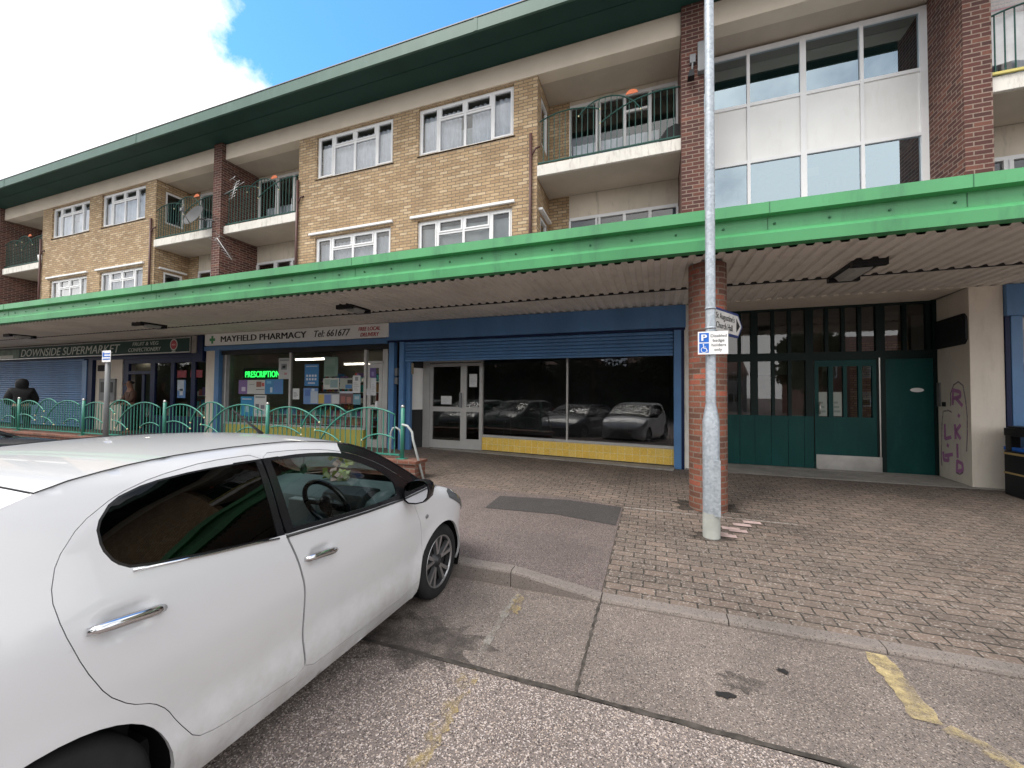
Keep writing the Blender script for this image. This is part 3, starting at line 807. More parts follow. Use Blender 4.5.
# return wall on the left of the door: white over dark
ra, rb = Vector((gx(408, 8.68), 8.68)), Vector((dx[0]-.01, DY-.02))
def retwall(z0, z1, mat, nm):
    n = Vector((-(rb-ra).y, (rb-ra).x)).normalized()*.08
    B(MB().prism([(ra.x, ra.y), (rb.x, rb.y), (rb.x+n.x, rb.y+n.y), (ra.x+n.x, ra.y+n.y)], 'z', z0, z1), nm, mat)
zr_ = gz(415, 409.5, 8.9)
retwall(FL, zr_-.002, M['dark'], 'return_wall'); retwall(zr_, 2.32, M['panel'], 'return_wall'); retwall(2.322, 2.95, M['dark'], 'return_wall')
# step along the shop line
mb = MB(); 
for s0, s1 in ((-.29, 1.0),): slantbox(mb, s0, s1, .05, FL+.012, 0, .36)
B(mb, 'threshold', M['conc'], bevel=.01)
piece(-6.3, .45, 8.56, 9.3, .1, FL-.006, 'shop_step', M['conc'])
piece(-5.6, .35, 8.95, 9.5, 2.94, 3.3, 'shop_window_head', M['dark'])
# --- pharmacy
def X8(px, Y=YS): return gx(px, Y, 370)
pl, pr_ = X8(204), X8(387.3)
# pier, posts, shutter box
piece(X8(205.5), X8(214), YS+.01, YS+.4, .1, 3.06, 'shopfront_pier', M['cream2'], bev=.01)
piece(X8(214.6), X8(219), YS-.01, YS+.15, .1, 2.95, 'shutter_guide', M['blue2'], bev=.006)
piece(X8(219.2), X8(226), YS+.1, YS+.25, .1, 2.9, 'window_jamb', M['grey'])
piece(X8(388.7), X8(394), YS-.01, YS+.15, .1, 2.95, 'shutter_guide', M['blue2'], bev=.006)
piece(X8(394.2), X8(397.2), YS+.12, YS+.4, .1, 2.95, 'party_gap', M['dark'])
mb = MB().box(X8(394.1), X8(396.6), YS+.02, YS+.11, gz(395, 375.5, YS), gz(395, 368, YS)).box(X8(394.1), X8(397), YS+.02, YS+.11, gz(395, 384, YS), gz(395, 377.5, YS))
B(mb, 'lock_box', M['grey'])
piece(pl, pr_, YS-.02, YS+.3, 2.935, 3.075, 'shutter_box', M['blue'], bev=.015)
piece(X8(219), X8(389), YS+.06, YS+.3, 2.80, 2.93, 'window_head', M['black'])
GY = YS+.12
zsill = gz(300, 426, YS+.1)
piece(X8(226), X8(366, GY), YS+.04, YS+.3, .1, zsill-.03, 'riser_panel', M['ygreen'])
mb = MB(); w0, w1, w2 = X8(226, GY), X8(291, GY), X8(367, GY)
mb.box(w0, w2, GY-.05, GY+.05, zsill-.028, zsill+.03)
for x, h in ((w0+.03, .03), (w1, .03), (w2-.03, .04)): mb.box(x-h, x+h, GY-.04, GY+.04, zsill+.031, 2.80)
swf2 = B(mb, 'shop_window_frame', M['silver'])
mb = MB(); mb.quad((w0, GY, zsill), (w2, GY, zsill), (w2, GY, 2.8), (w0, GY, 2.8)); B(mb, 'pane', M['glass_s'], swf2, recalc=False)
d0, d1 = X8(368.5, GY), X8(383, GY)
mb = MB(); rect_frame(mb, d0, d1, FL, 2.42, .1, GY-.03, GY+.03, gz(375, 407, GY), .2)
dr2 = B(mb, 'shop_door', M['silver'])
mb = MB(); mb.quad((d0+.1, GY, FL+.2), (d1-.1, GY, FL+.2), (d1-.1, GY, 2.36), (d0+.1, GY, 2.36)); B(mb, 'pane', M['glass_s'], dr2, recalc=False)
B(MB().box(d1-.16, d1-.10, GY-.09, GY-.032, gz(380, 408, GY), gz(380, 401, GY)), 'handle', M['white'], dr2)
piece(d0, d1+.05, GY-.03, GY+.03, 2.43, 2.50, 'door_transom', M['silver'])
piece(d1+.01, X8(388.5, GY), GY-.03, GY+.05, FL, 2.8, 'door_jamb', M['silver'])
r = room(X8(216), X8(396)-.1, 8.75, 13.2, M['room'], M['conc'], M['room'])
# shelves with stock, counter
stock = [plain('stock_%s' % n_, c, .6) for n_, c in (('red', (.45,.10,.08)), ('blue', (.08,.24,.5)), ('white', (.7,.7,.68)), ('teal', (.05,.36,.34)), ('orange', (.6,.34,.12)), ('purple', (.24,.14,.36)))]
def shelving(x0, x1, y, z0, z1, n, seed):
    rnd = random.Random(seed); mb = MB()
    for i in range(n):
        z = z0+(z1-z0)*i/n; mb.box(x0, x1, y, y+.35, z-.02, z)
        x = x0+.02
        while x < x1-.15:
            w = rnd.uniform(.06, .16); h = rnd.uniform(.12, (z1-z0)/n-.06)
            mb.box(x, x+w, y+.05, y+.3, z+.001, z+h, rnd.randrange(1, 7)); x += w+.015
    s = thing('shelf_unit', ((x0+x1)/2, y, .2), None, None)
    mb.build('stocked_shelves', [M['white']]+stock, s, org=((x0+x1)/2, y, .2)); return s
for i, (x0, x1, y, lab) in enumerate(((-12.6, -10.2, 12.4, 'tall stocked shelves at the back left inside the pharmacy'), (-10.1, -7.2, 12.4, 'tall stocked shelves at the back right inside the pharmacy'), (-12.4, -9.6, 9.0, 'low stocked display just behind the left pharmacy window'), (-9.5, -7.2, 9.0, 'low stocked display just behind the right pharmacy window'))):
    tag(shelving(x0, x1, y, .5, 2.5 if i < 2 else 1.25, 5 if i < 2 else 3, i), lab, 'shelf', 'stocked shelves inside the pharmacy')
def tube_light(px, py, Y, L, lab, ang=0):
    p = at(px, py, Y)
    t = thing('strip_light', p, lab, 'ceiling light', 'lit strip lights inside the shops')
    MB().box(p.x-L/2, p.x+L/2, Y-.05, Y+.05, p.z+.03, p.z+.08).build('housing', M['white'], t, org=p)
    MB().tube([(p.x-L/2+.03, Y, p.z), (p.x+L/2-.03, Y, p.z)], .028, 8).build('tube', M['tube'], t, org=p)
tube_light(312, 359.3, 10.4, 1.5, 'lit strip light seen through the middle of the pharmacy window')
tube_light(357, 364, 12.0, 1.2, 'lit strip light deep inside beside the pharmacy door')
tube_light(139, 362.3, 10.2, 1.5, 'lit strip light inside the supermarket doorway')
tube_light(156.5, 363.4, 12.2, 1.0, 'smaller lit strip light deeper inside the supermarket')

# --- shop signs
def sign_box(name, x0, x1, z0, z1, y, mat, lab, rim=None):
    p = ((x0+x1)/2, y, z0); t = thing(name, p, lab, 'shop sign')
    MB().box(x0, x1, y, y+.09, z0, z1).build('sign_panel', mat, t, org=p, bevel=.006)
    if rim:
        mb = MB(); w = .035
        mb.box(x0, x1, y-.012, y-.001, z0, z0+w).box(x0, x1, y-.012, y-.001, z1-w, z1).box(x1-w, x1, y-.012, y-.001, z0+w, z1-w)
        mb.build('rim', rim, t, org=p)
    return t, p
def put_text(mb, s, px0, px1, y, z, h, **k):
    a, b = gx(px0, y), gx(px1, y)
    return lettering(mb, s, a, y, z, h, b-a, **k)
SY = YS-.10
t, o = sign_box('shop_sign', X8(204, SY), X8(387.3, SY), 3.085, 3.44, SY, M['signw'], 'long white pharmacy sign with black lettering and telephone number')
mb = MB(); put_text(mb, 'MAYFIELD PHARMACY', 219.5, 305, SY-.004, 3.175, .185, bold=.006); mb.build('lettering', M['txt'], t, org=o, recalc=False)
mb = MB(); put_text(mb, 'Tel: 661677', 313, 349, SY-.004, 3.175, .185, shear=.25, bold=.003)
mb.build('lettering', M['txt'], t, org=o, recalc=False)
mb = MB(); put_text(mb, 'FREE LOCAL', 357.5, 379, SY-.004, 3.275, .10, shear=.15, bold=.003); mb.build('red_lettering', M['red'], t, org=o, recalc=False)
mb = MB(); put_text(mb, 'DELIVERY', 359.5, 378, SY-.004, 3.125, .10, shear=.15, bold=.003)
mb.build('red_lettering', M['red'], t, org=o, recalc=False)
mb = MB(); cx_, cz_ = gx(211, SY), 3.26
mb.box(cx_-.12, cx_+.12, SY-.006, SY-.002, cz_-.04, cz_+.04).box(cx_-.04, cx_+.04, SY-.0065, SY-.0025, cz_-.12, cz_-.041).box(cx_-.04, cx_+.04, SY-.0065, SY-.0025, cz_+.041, cz_+.12)
mb.build('green_cross', plain('cross_green', (.05,.28,.10), .5), t, org=o)
M['sgreen'] = paint('supermarket_sign_green', (.012,.05,.04), .5, .1, 1)
s1 = X8(190, SY); s0 = -27.5
t, o = sign_box('shop_sign', s0, s1, 2.90, 3.40, SY, M['sgreen'], 'dark green supermarket sign with pale italic lettering and red roundel', M['steel'])
M['pale'] = plain('pale_sign_letter', (.55,.60,.54), .5)
mb = MB(); put_text(mb, 'DOWNSIDE SUPERMARKET', 19.5, 118.5, SY-.004, 3.00, .30, shear=.22, bold=.003); mb.build('lettering', M['pale'], t, org=o, recalc=False)
mb = MB(); put_text(mb, 'FRUIT & VEG', 131, 157, SY-.004, 3.20, .12, shear=.2); mb.build('lettering', M['pale'], t, org=o, recalc=False)
mb = MB(); put_text(mb, 'CONFECTIONERY', 127, 159.5, SY-.004, 3.0, .13, shear=.2)
mb.build('lettering', M['pale'], t, org=o, recalc=False)
def disc(mb, x, y, z, r, n=28, mi=0, ring=None):
    v = [(x+r*math.cos(2*PI*i/n), y, z+r*math.sin(2*PI*i/n)) for i in range(n)]
    mb.add(v, [tuple(range(n))], mi)
lx = gx(172.5, SY)
mb = MB(); disc(mb, lx, SY-.004, 3.17, .185, mi=0); disc(mb, lx, SY-.007, 3.17, .15, mi=1)
mb.box(lx-.09, lx+.09, SY-.010, SY-.0075, 3.145, 3.195, 2); mb.box(lx-.09, lx+.09, SY-.006, SY-.002, 2.945, 2.975, 0)
mb.build('roundel', [M['pale'], plain('roundel_red', (.45,.05,.07), .5), plain('roundel_pink', (.62,.30,.30), .5)], t, org=o, recalc=False)
mb = MB(); mb.box(-27.4, gx(18, SY), SY-.005, SY-.002, 2.95, 3.3, 0).box(-27.4, gx(12, SY), SY-.008, SY-.0055, 2.95, 3.08, 1)
mb.build('picture_panel', [paint('sign_picture_green', (.10,.17,.12), .5, .5, 3), M['pale']], t, org=o)
piece(X8(190.4, SY), X8(195, SY), SY+.01, SY+.1, 2.88, 3.42, 'sign_end', M['conc'])
piece(X8(195.2), X8(204), YS-.06, YS+.2, 2.6, 3.44, 'party_box', M['navy'], bev=.01)

# --- supermarket front
piece(-29, X8(203.8), YS+.1, YS+.5, 2.78, 3.44, 'shop_fascia', M['navy'])
mb = MB(); z = .3; x1_ = X8(82)
while z < 2.78:
    mb.prism([(YS+.05, z), (YS+.035, z+.02), (YS+.03, z+.045), (YS+.035, z+.07), (YS+.05, z+.082), (YS+.07, z+.082), (YS+.07, z)], 'x', -29, x1_); z += .085
B(mb, 'roller_shutter', M['blue'])
piece(x1_+.005, X8(86.5), YS, YS+.2, .1, 2.78, 'shutter_guide', M['blue2'], bev=.006)
piece(X8(86.8), X8(91.5), YS+.02, YS+.3, .1, 2.78, 'shutter_guide', M['navy'])
piece(X8(91.8), X8(118), YS+.12, YS+.5, .1, 2.78, 'shopfront_pier', M['cream2'])
mb = MB().box(X8(95), X8(103), YS+.07, YS+.118, gz(99, 371, YS), gz(99, 365, YS)); B(mb, 'vent', M['dark'])
t = thing('cash_machine', (X8(104), YS+.11, 1.0), 'dark grey wall cash machine in the cream pier beside the supermarket shutter', 'cash machine')
za, zb_ = gz(104, 398, YS), gz(104, 382, YS)
MB().box(X8(97.5), X8(113), YS+.06, YS+.118, za-.1, zb_+.12).build('surround', M['grey'], t, org=t.location)
MB().box(X8(99.5), X8(111), YS+.045, YS+.059, za+.2, zb_).build('screen', M['txt'], t, org=t.location)
def post(pa, pb, y0=YS+.14, y1=YS+.22, z0=.1, z1=2.78): return piece(X8(pa), X8(pb), y0, y1, z0, z1, 'shopfront_post', M['navy'])
for a, b in ((118.5, 123.5), (145.5, 150), (166, 169.5), (186.5, 190.5), (202.5, 204.5)): post(a, b)
piece(X8(118), X8(204), YS+.141, YS+.219, 2.62, 2.779, 'door_transom', M['navy'])
piece(X8(123.5), X8(146), YS+.142, YS+.218, 2.25, 2.36, 'door_transom', M['navy'])
piece(X8(133.5), X8(136), YS+.25, YS+.3, FL, 2.25, 'door_stile', M['navy'])
piece(X8(150), X8(203), YS+.143, YS+.217, .1, .85, 'riser_panel', M['navy'])
mb = MB()
for a, b in ((150, 166), (169.5, 186.5), (190.5, 202.5)): mb.quad((X8(a), YS+.18, .85), (X8(b), YS+.18, .85), (X8(b), YS+.18, 2.62), (X8(a), YS+.18, 2.62))
mb.quad((X8(135.5), YS+.28, FL), (X8(145.5), YS+.28, FL), (X8(145.5), YS+.28, 2.25), (X8(135.5), YS+.28, 2.25))
B(mb, 'shop_window', M['glass_s'], recalc=False)
r = room(X8(92)-.1, X8(205), 8.95, 13.5, M['room'], M['conc'], M['cream2'])
tag(shelving(-18.2, -14.2, 12.6, .4, 2.3, 5, 11), 'long stocked shelves at the back inside the supermarket', 'shelf')
tag(shelving(-15.6, -14.0, 9.6, .4, 1.9, 4, 12), 'stocked shelves behind the right hand supermarket window', 'shelf')

# --- posters and notices behind the glass
def poster(name, px0, py0, px1, py1, Y, base, lab, marks=(), group=None, cat='poster', mats=None):
    a, b = at(px0, py0, Y), at(px1, py1, Y)
    cx = (px0+px1)/2; za = gz(cx, py0, Y); zb = gz(cx, py1, Y)
    x0, x1 = a.x, b.x
    mb = MB(); mb.box(x0, x1, Y-.004, Y, zb, za, 0); ml = [plain(name+'_paper', base, .6)]
    for (u0, v0, u1, v1, c) in marks:
        ml.append(plain(name+'_print', c, .6))
        mb.box(x0+(x1-x0)*u0, x0+(x1-x0)*u1, Y-.0062, Y-.0042, za+(zb-za)*v1, za+(zb-za)*v0, len(ml)-1)
    o = mb.build(name, ml, None, org=((x0+x1)/2, Y, zb)); tag(o, lab, cat, group); return o
PY_ = GY-.006      # posters fixed to the face of the glass
lines = lambda c, n=4, v0=.35, v1=.85: [(.15, v0+(v1-v0)*i/n, .15+.7*(.6+.4*((i*7) % 3)/2), v0+(v1-v0)*(i+.45)/n, c) for i in range(n)]
G = 'posters and notices in the pharmacy window'
W, BL, DB, GR = (.62,.63,.62), (.07,.25,.50), (.04,.12,.32), (.25,.27,.28)
poster('poster', 279, 358, 290, 379, PY_, (.50,.51,.50), 'tall pale poster with a grey square beside the green lit letters', [(.1,.06,.9,.14,GR), (.22,.28,.72,.56,(.22,.23,.24)), (.36,.36,.58,.48,(.55,.56,.55)), (.5,.7,.75,.8,(.5,.25,.25))], G)
poster('poster', 239, 380, 247.2, 394, PY_, (.20,.12,.30), 'purple poster at the left of the upper poster row', [(.35,.5,.8,.8,(.55,.5,.6))], G)
poster('poster', 247.6, 380, 264.8, 394, PY_, (.55,.55,.52), 'off white poster with a small brown and red picture', [(.52,.12,.8,.5,(.28,.12,.08)), (.82,.2,.97,.45,(.5,.1,.08)), (.5,.66,.98,.7,(.1,.08,.08)), (.12,.3,.4,.34,GR)], G)
poster('poster', 265.2, 379.3, 283, 394, PY_, (.06,.24,.46), 'blue double poster below the green lit letters', [(.3,.55,.42,.9,(.5,.6,.65)), (.5,.1,.95,.9,(.09,.22,.48)), (.1,.1,.35,.3,(.15,.42,.6))], G)
poster('poster', 241, 396.5, 254, 416, PY_, (.03,.26,.50), 'bright blue poster in the lower left of the pharmacy window', [(.35,.45,.62,.8,(.3,.5,.6)), (.1,.1,.8,.16,(.5,.6,.7))], G)
poster('poster', 254.4, 395, 266, 416.5, PY_, W, 'white poster with four small pictures above the riser', [(.1,.06,.9,.14,GR), (.12,.42,.42,.6,(.16,.17,.2)), (.56,.46,.86,.64,(.2,.2,.25)), (.12,.7,.42,.86,(.3,.5,.55)), (.56,.74,.86,.9,(.3,.5,.55))], G, )
poster('notice', 293, 388.5, 299.2, 399.3, PY_, W, 'small white notice just right of the window mullion', lines(GR), G, 'notice')
poster('poster', 305, 364.2, 318.5, 386, PY_, (.045,.20,.44), 'blue poster with two rows of white dots', [(.1,.07,.9,.12,(.4,.5,.6)), *[(.12+.2*i,.48,.25+.2*i,.58,(.6,.65,.7)) for i in range(4)], *[(.12+.2*i,.64,.25+.2*i,.74,(.6,.65,.7)) for i in range(4)], (.25,.83,.75,.9,(.5,.55,.6))], G)
poster('poster', 324.5, 357, 337.8, 376.5, PY_, (.16,.24,.20), 'dull green poster high in the window near the door', [(.1,.1,.8,.4,(.2,.28,.24)), (.1,.5,.75,.9,(.13,.22,.17))], G)
poster('notice', 323.5, 378, 339, 389.3, PY_, (.50,.52,.48), 'wide pale notice with a grey green picture', [(.08,.1,.42,.6,(.3,.38,.33)), (.45,.15,.92,.85,(.22,.32,.32))], G, 'notice')
poster('notice', 340, 378.2, 352.6, 389, PY_, (.32,.34,.30), 'square grey notice with a black label near the door', [(.6,.15,.98,.5,(.03,.03,.03)), (.45,.6,.95,.95,(.06,.18,.36))], G, 'notice')
poster('notice', 353, 375.5, 360.3, 393, PY_, W, 'tall narrow white notice at the right edge of the window', [(.3,.08,.7,.3,GR), *lines((.45,.46,.46), 5, .4, .9)], G, 'notice')
poster('poster', 303.8, 388, 318, 404, PY_, (.14,.26,.50), 'blue and white poster under the dotted blue poster', [(.5,.2,.98,.95,(.42,.48,.55)), (.1,.1,.45,.5,(.08,.16,.4)), (.55,.05,.75,.18,(.55,.62,.62))], G)
poster('picture_strip', 318.4, 393.5, 339.5, 404, PY_, (.36,.38,.40), 'strip of small pictures, yellow at its left end, below the pale notice', [(.02,.1,.28,.95,(.5,.36,.08)), (.3,.1,.6,.95,(.14,.2,.42)), (.66,.12,.98,.95,(.55,.56,.57))], G)
poster('picture_strip', 339.7, 391.3, 353, 404, PY_, (.14,.08,.08), 'dark strip of red photographs above a pale heading', [(.0,.0,1,.16,(.45,.5,.56)), (.12,.4,.42,.9,(.32,.12,.1)), (.55,.45,.85,.9,(.35,.16,.12))], G)
poster('poster', 353.3, 394.2, 360.6, 404.5, PY_, (.14,.30,.36), 'small teal poster beside the pharmacy door frame', [(.2,.2,.8,.5,(.35,.45,.5))], G)
PD = GY-.034
poster('poster', 370, 368, 376, 377.6, PD, (.13,.09,.25), 'small purple poster on the pharmacy door', [(.3,.4,.7,.8,(.25,.2,.42))], G)
poster('notice', 371, 378, 376, 395.5, PD, (.60,.62,.64), 'tall white notice on the pharmacy door', lines((.45,.46,.5), 5), G, 'notice')
poster('notice', 366.5, 388.5, 370.8, 395.2, PD, (.52,.53,.55), 'small white notice left of the tall one on the pharmacy door', [], G, 'notice')
# green lit word
p = at(245, 377.3, GY+.12); wx = gx(279, GY+.12)
t = thing('led_sign', p, 'green lit letters on a black strip in the pharmacy window', 'lit sign')
MB().box(p.x-.1, wx+.1, GY+.135, GY+.17, p.z-.07, p.z+.28).build('backing', M['txt'], t, org=p)
mb = MB(); lettering(mb, 'PRESCRIPTION', p.x, GY+.13, p.z, .19, wx-p.x, bold=.0035); mb.build('lettering', M['led'], t, org=p, recalc=False)
SG = YS+.172
poster('poster', 177.8, 380, 185.4, 398, SG, (.10,.22,.45), 'blue and white poster in the supermarket window', [(.0,.0,.8,.6,(.45,.52,.58)), (.3,.5,.7,.85,(.5,.55,.6))])
poster('window_banner', 177.5, 370.5, 186.4, 377.5, SG, (.28,.035,.05), 'left piece of the red window banner above the blue poster', [], 'red banners in the supermarket window', 'banner')
poster('window_banner', 190.8, 370, 202.3, 377.5, SG, (.28,.035,.05), 'right piece of the red window banner beside the cream pier', [], 'red banners in the supermarket window', 'banner')
poster('notice', 441.2, 396, 451.5, 404.2, DY-.034, W, 'white notice on the aluminium door of the empty shop', lines((.5,.52,.54)), None, 'notice')
poster('notice', 469.5, 374, 477, 387, DY-.038, W, 'white notice on the narrow side light of the empty shop', lines((.5,.52,.54), 5), None, 'notice')
b_ = at(409.5, 369, 8.66)
tag(MB().box(b_.x-.08, b_.x+.12, 8.6, 8.67, b_.z-.13, b_.z+.14).box(b_.x-.03, b_.x+.05, 8.592, 8.599, b_.z-.06, b_.z+.07).build('alarm_box', paint('tan_alarm_box', (.36,.30,.20), .6), None, org=(b_.x, 8.6, b_.z-.13)), 'small tan box under the shutter left of the empty shop door', 'alarm box')

# --- dark green communal entrance
EY = 9.5
def XE(px): return gx(px, EY, 380)
ex0, ex1 = .70, 4.84
zt_, zm_, zw_ = gz(860, 307, EY), gz(860, 355.5, EY), gz(845, 417, EY)
ent = MB()
ent.box(ex0, ex1, EY-.04, EY+.04, zt_+.002, zt_+.12)
ent.box(ex0, ex1, EY-.045, EY+.045, zm_-.08, zm_+.08)
ups = [(.70, .80), (XE(750.5), XE(757.5)), (XE(805), XE(813)), (XE(875.5), XE(884.5)), (XE(932.5), 4.84)]
for a, b in ups: ent.box(a, b, EY-.042, EY+.042, FL, zt_)
for px in (739.4, 772.8, 789.3, 826.5, 843, 859.5, 904.5, 928): ent.box(XE(px)-.03, XE(px)+.03, EY-.036, EY+.036, zm_+.081, zt_)
for px in (739.4, 772.8, 789.3): ent.box(XE(px)-.03, XE(px)+.03, EY-.036, EY+.036, zw_, zm_-.081)
es = B(ent, 'entrance_screen', M['dgreen_shade'])
mb = MB(); n_ = [.702, XE(739), XE(754), XE(770), XE(787), XE(803), XE(812.5)]
for a, b in zip(n_, n_[1:]): mb.box(a+.003, b-.003, EY-.05, EY-.044, FL+.005, zw_)
B(mb, 'lower_panel', M['dgreen'], es)
B(MB().box(XE(884.6), XE(932.4), EY-.03, EY+.03, FL, zm_-.081), 'side_panel', M['dgreen'], es)
mb = MB()
mb.quad((.8, EY, zw_), (XE(805), EY, zw_), (XE(805), EY, zm_-.08), (.8, EY, zm_-.08)); mb.quad((.8, EY, zm_+.08), (XE(932), EY, zm_+.08), (XE(932), EY, zt_), (.8, EY, zt_))
B(mb, 'pane', M['glass'], es, recalc=False)
dx0, dx1 = XE(813.2), XE(875.3)
zd1 = gz(845, 366.5, EY)
mb = wall_open(dx0+.005, dx1-.005, FL+.02, zm_-.085, EY-.05, .06, [(XE(817.5), XE(827.5), zw_, zd1), (XE(832), XE(842), zw_, zd1), (XE(845.8), XE(857), zw_, zd1), (XE(860.8), XE(871), zw_, zd1)])
ed = B(mb, 'entrance_door', M['dgreen'], recalc=False)
mb = MB(); mb.quad((dx0+.05, EY-.02, zw_), (dx1-.05, EY-.02, zw_), (dx1-.05, EY-.02, zd1), (dx0+.05, EY-.02, zd1)); B(mb, 'pane', M['glass'], ed, recalc=False)
B(MB().box(dx0+.02, XE(879.5), EY-.058, EY-.051, gz(845, 470, EY), gz(845, 455.3, EY)), 'kick_plate', M['steel'], ed)
B(MB().tube([(XE(817.8), EY-.10, gz(818, 414, EY)), (XE(817.8), EY-.10, gz(818, 402, EY))], .014, 8), 'handle', M['steel'], ed)
B(MB().box(XE(877.4), XE(878.6), EY-.062, EY-.044, gz(878, 470, EY), gz(878, 358, EY)), 'steel_strip', M['steel'], es)
p = at(917, 390, EY-.032); mb = MB(); disc(mb, 0, 0, 0, 1, 20); mb.v = [(p.x+.10*v[0], EY-.033, p.z+.04*v[2]) for v in mb.v]
B(mb, 'oval_plate', M['white'], es)
for px0, px1, lab in ((817.6, 827, 'left'), (832.2, 841.8, 'right')):
    poster('notice', px0, 392, px1, 416, EY-.024, (.30,.33,.30), 'greenish notice behind the %s glass slot of the green entrance door' % ('first' if lab == 'left' else 'second'), lines((.18,.22,.2), 3, .4, .95), 'notices behind the entrance door glass', 'notice')
# lobby behind, header, jamb walls
mb = MB().box(.60, 4.86, 13.0, 13.1, .1, 3.45).box(.62, .69, 8.86, 12.99, .1, 3.45)
B(mb, 'lobby_wall', M['room']); piece(.7, 4.84, 9.6, 12.98, .1, FL-.03, 'lobby_floor', M['conc'])
B(MB().box(1.9, 2.0, 11, 11.1, FL, 3.4).box(3.2, 3.4, 10.4, 10.6, FL, 3.4).box(2.4, 3.1, 11.5, 11.55, FL, 2.2), 'lobby_partition', paint('brown_lobby_wood', (.13,.07,.045), .6, .3, 2))
piece(.62, 4.745, YS+.02, 9.62, zt_+.125, 3.447, 'entrance_header', M['cream2'])
mb = MB(); cxw = 4.75
mb.prism([(cxw, YS), (5.16, YS), (5.16, 9.7), (4.86, 9.7), (4.86, EY+.05), (4.845, EY)], 'z', .1, 3.449)
B(mb, 'return_wall', M['cream2'], bevel=.008)
mb = MB().box(.62, cxw+.09, EY-.22, EY+.3, .08, FL+.0); B(mb, 'entrance_sill', M['conc'], bevel=.012)
mb = MB().box(.55, 14, 8.355, EY-.222, .06, FL-.004); B(mb, 'entrance_apron', M['conc'], bevel=.012)
# helpers on the slanting face of the return wall: s metres out from the door, facing -X
def RW(px, py, off=0):
    a = Vector((4.845, EY)); b = Vector((cxw, YS)); d = b-a
    r_ = _ray(px, py); 
    # intersect the ray with the vertical plane through a,b
    n = Vector((d.y, -d.x)).normalized()
    if n.x > 0: n = -n
    t_ = (a.x*n.x+a.y*n.y)/(r_.x*n.x+r_.y*n.y)
    p = Vector((0, 0, EYE))+r_*t_
    return Vector((p.x+n.x*off, p.y+n.y*off, p.z))
def rw_plate(name, px0, py0, px1, py1, th, mat, lab, cat, bev=.004, square=None):
    a, b = RW(px0, py0), RW(px1, py1); c, d = RW(px0, py0, th), RW(px1, py1, th)
    z0, z1 = min(a.z, b.z), max(a.z, b.z)
    mb = MB().prism([(a.x, a.y), (b.x, b.y), (d.x, d.y), (c.x, c.y)], 'z', z0, z1)
    o = mb.build(name, mat, None, org=(a.x, a.y, z0), bevel=bev); return tag(o, lab, cat)
a, b = RW(934.3, 340), RW(968.2, 340)
z1 = RW(950, 318).z; z0 = RW(950, 347).z
t = thing('name_board', ((a.x+b.x)/2, (a.y+b.y)/2, z0), 'black wall sign with cut corners high on the cream return wall', 'sign')
t_o = t.location.copy(); c = .07
dirv = Vector((b.x-a.x, b.y-a.y)); Lb = dirv.length; dirv.normalize(); nn = Vector((dirv.y, -dirv.x)); nn = -nn if nn.x > 0 else nn
def brd(poly, o0, o1):
    mb = MB(); P = []
    for o_ in (o0, o1):
        for s, z in poly: q = a.xy+dirv*s+nn*o_; P.append((q.x, q.y, z))
    n = len(poly); return mb.add(P, [tuple(range(n))[::-1], tuple(range(n, 2*n))]+[(i, (i+1) % n, n+(i+1) % n, n+i) for i in range(n)])
def oct_(i, c): return [(i+c, z0+i), (Lb-i-c, z0+i), (Lb-i, z0+i+c), (Lb-i, z1-i-c), (Lb-i-c, z1-i), (i+c, z1-i), (i, z1-i-c), (i, z0+i+c)]
brd(oct_(0, c), .002, .03).build('board', M['binb'], t, org=t_o)
mb = MB(); 
for i_, (o_, inn) in enumerate(((oct_(.05, c), oct_(.06, c)),)):
    for k in range(8):
        k2 = (k+1) % 8; q = [o_[k], o_[k2], inn[k2], inn[k]]; P = []
        for s, z in q: w_ = a.xy+dirv*s+nn*.0325; P.append((w_.x, w_.y, z))
        mb.add(P, [(0,1,2,3)])
mb.build('border_line', plain('dim_board_line', (.06,.06,.058), .5), t, org=t_o)
rw_plate('intercom', 934.4, 383, 941.5, 406.5, .02, M['grey'], 'grey metal intercom panel on the cream wall beside the green entrance', 'intercom')
rw_plate('door_button', 943.2, 402, 946, 406.5, .02, M['txt'], 'small black button box right of the intercom panel', 'button box')
# graffiti: spray strokes that stay on the wall
def strokes(name, paths, r, mat, parent=None):
    mb = MB()
    for path in paths:
        pts = [RW(x, y, .003) for x, y in path]
        for p_, q_ in zip(pts, pts[1:]):
            d_ = (q_-p_); L_ = d_.length
            if L_ < 1e-5: continue
            d_ /= L_; nrm = Vector((nn.x, nn.y, 0)); s_ = d_.cross(nrm)*r
            mb.add([p_-d_*r*.3-s_, q_+d_*r*.3-s_, q_+d_*r*.3+s_, p_-d_*r*.3+s_], [(0,1,2,3)])
    return mb.build(name, mat, None, org=RW(950, 480), recalc=False)
def gp(x, y): return (925+x*60/384, 370+y*120/768)
M['spray'] = worn('purple_spray', (.60,.26,.52), .10, .75, 34)
M['spray2'] = worn('faint_purple_spray', (.36,.24,.33), .45, 1.0, 25)
R_ = [[(180,125),(178,220)],[(180,128),(225,140),(228,170),(182,182)],[(200,182),(240,228)]]
K_ = [[(193,350),(197,440)],[(228,352),(198,395)],[(200,393),(228,440)]]
I_ = [[(208,475),(210,560)]]
D_ = [[(208,580),(205,650)],[(208,582),(240,600),(244,640),(205,652)]]
L_ = [[(128,348),(130,440),(168,430)]]
Y_ = [[(118,525),(122,575),(150,580)],[(178,540),(130,548)],[(150,550),(152,582)]]
dots = [[(214,288),(222,298)],[(143,478),(152,488)]]
g1 = strokes('graffiti_letters', [[gp(*p) for p in s] for s in R_+K_+I_+D_+L_+Y_+dots], .031, M['spray'])
tag(g1, 'purple sprayed letters down the cream return wall', 'graffiti')
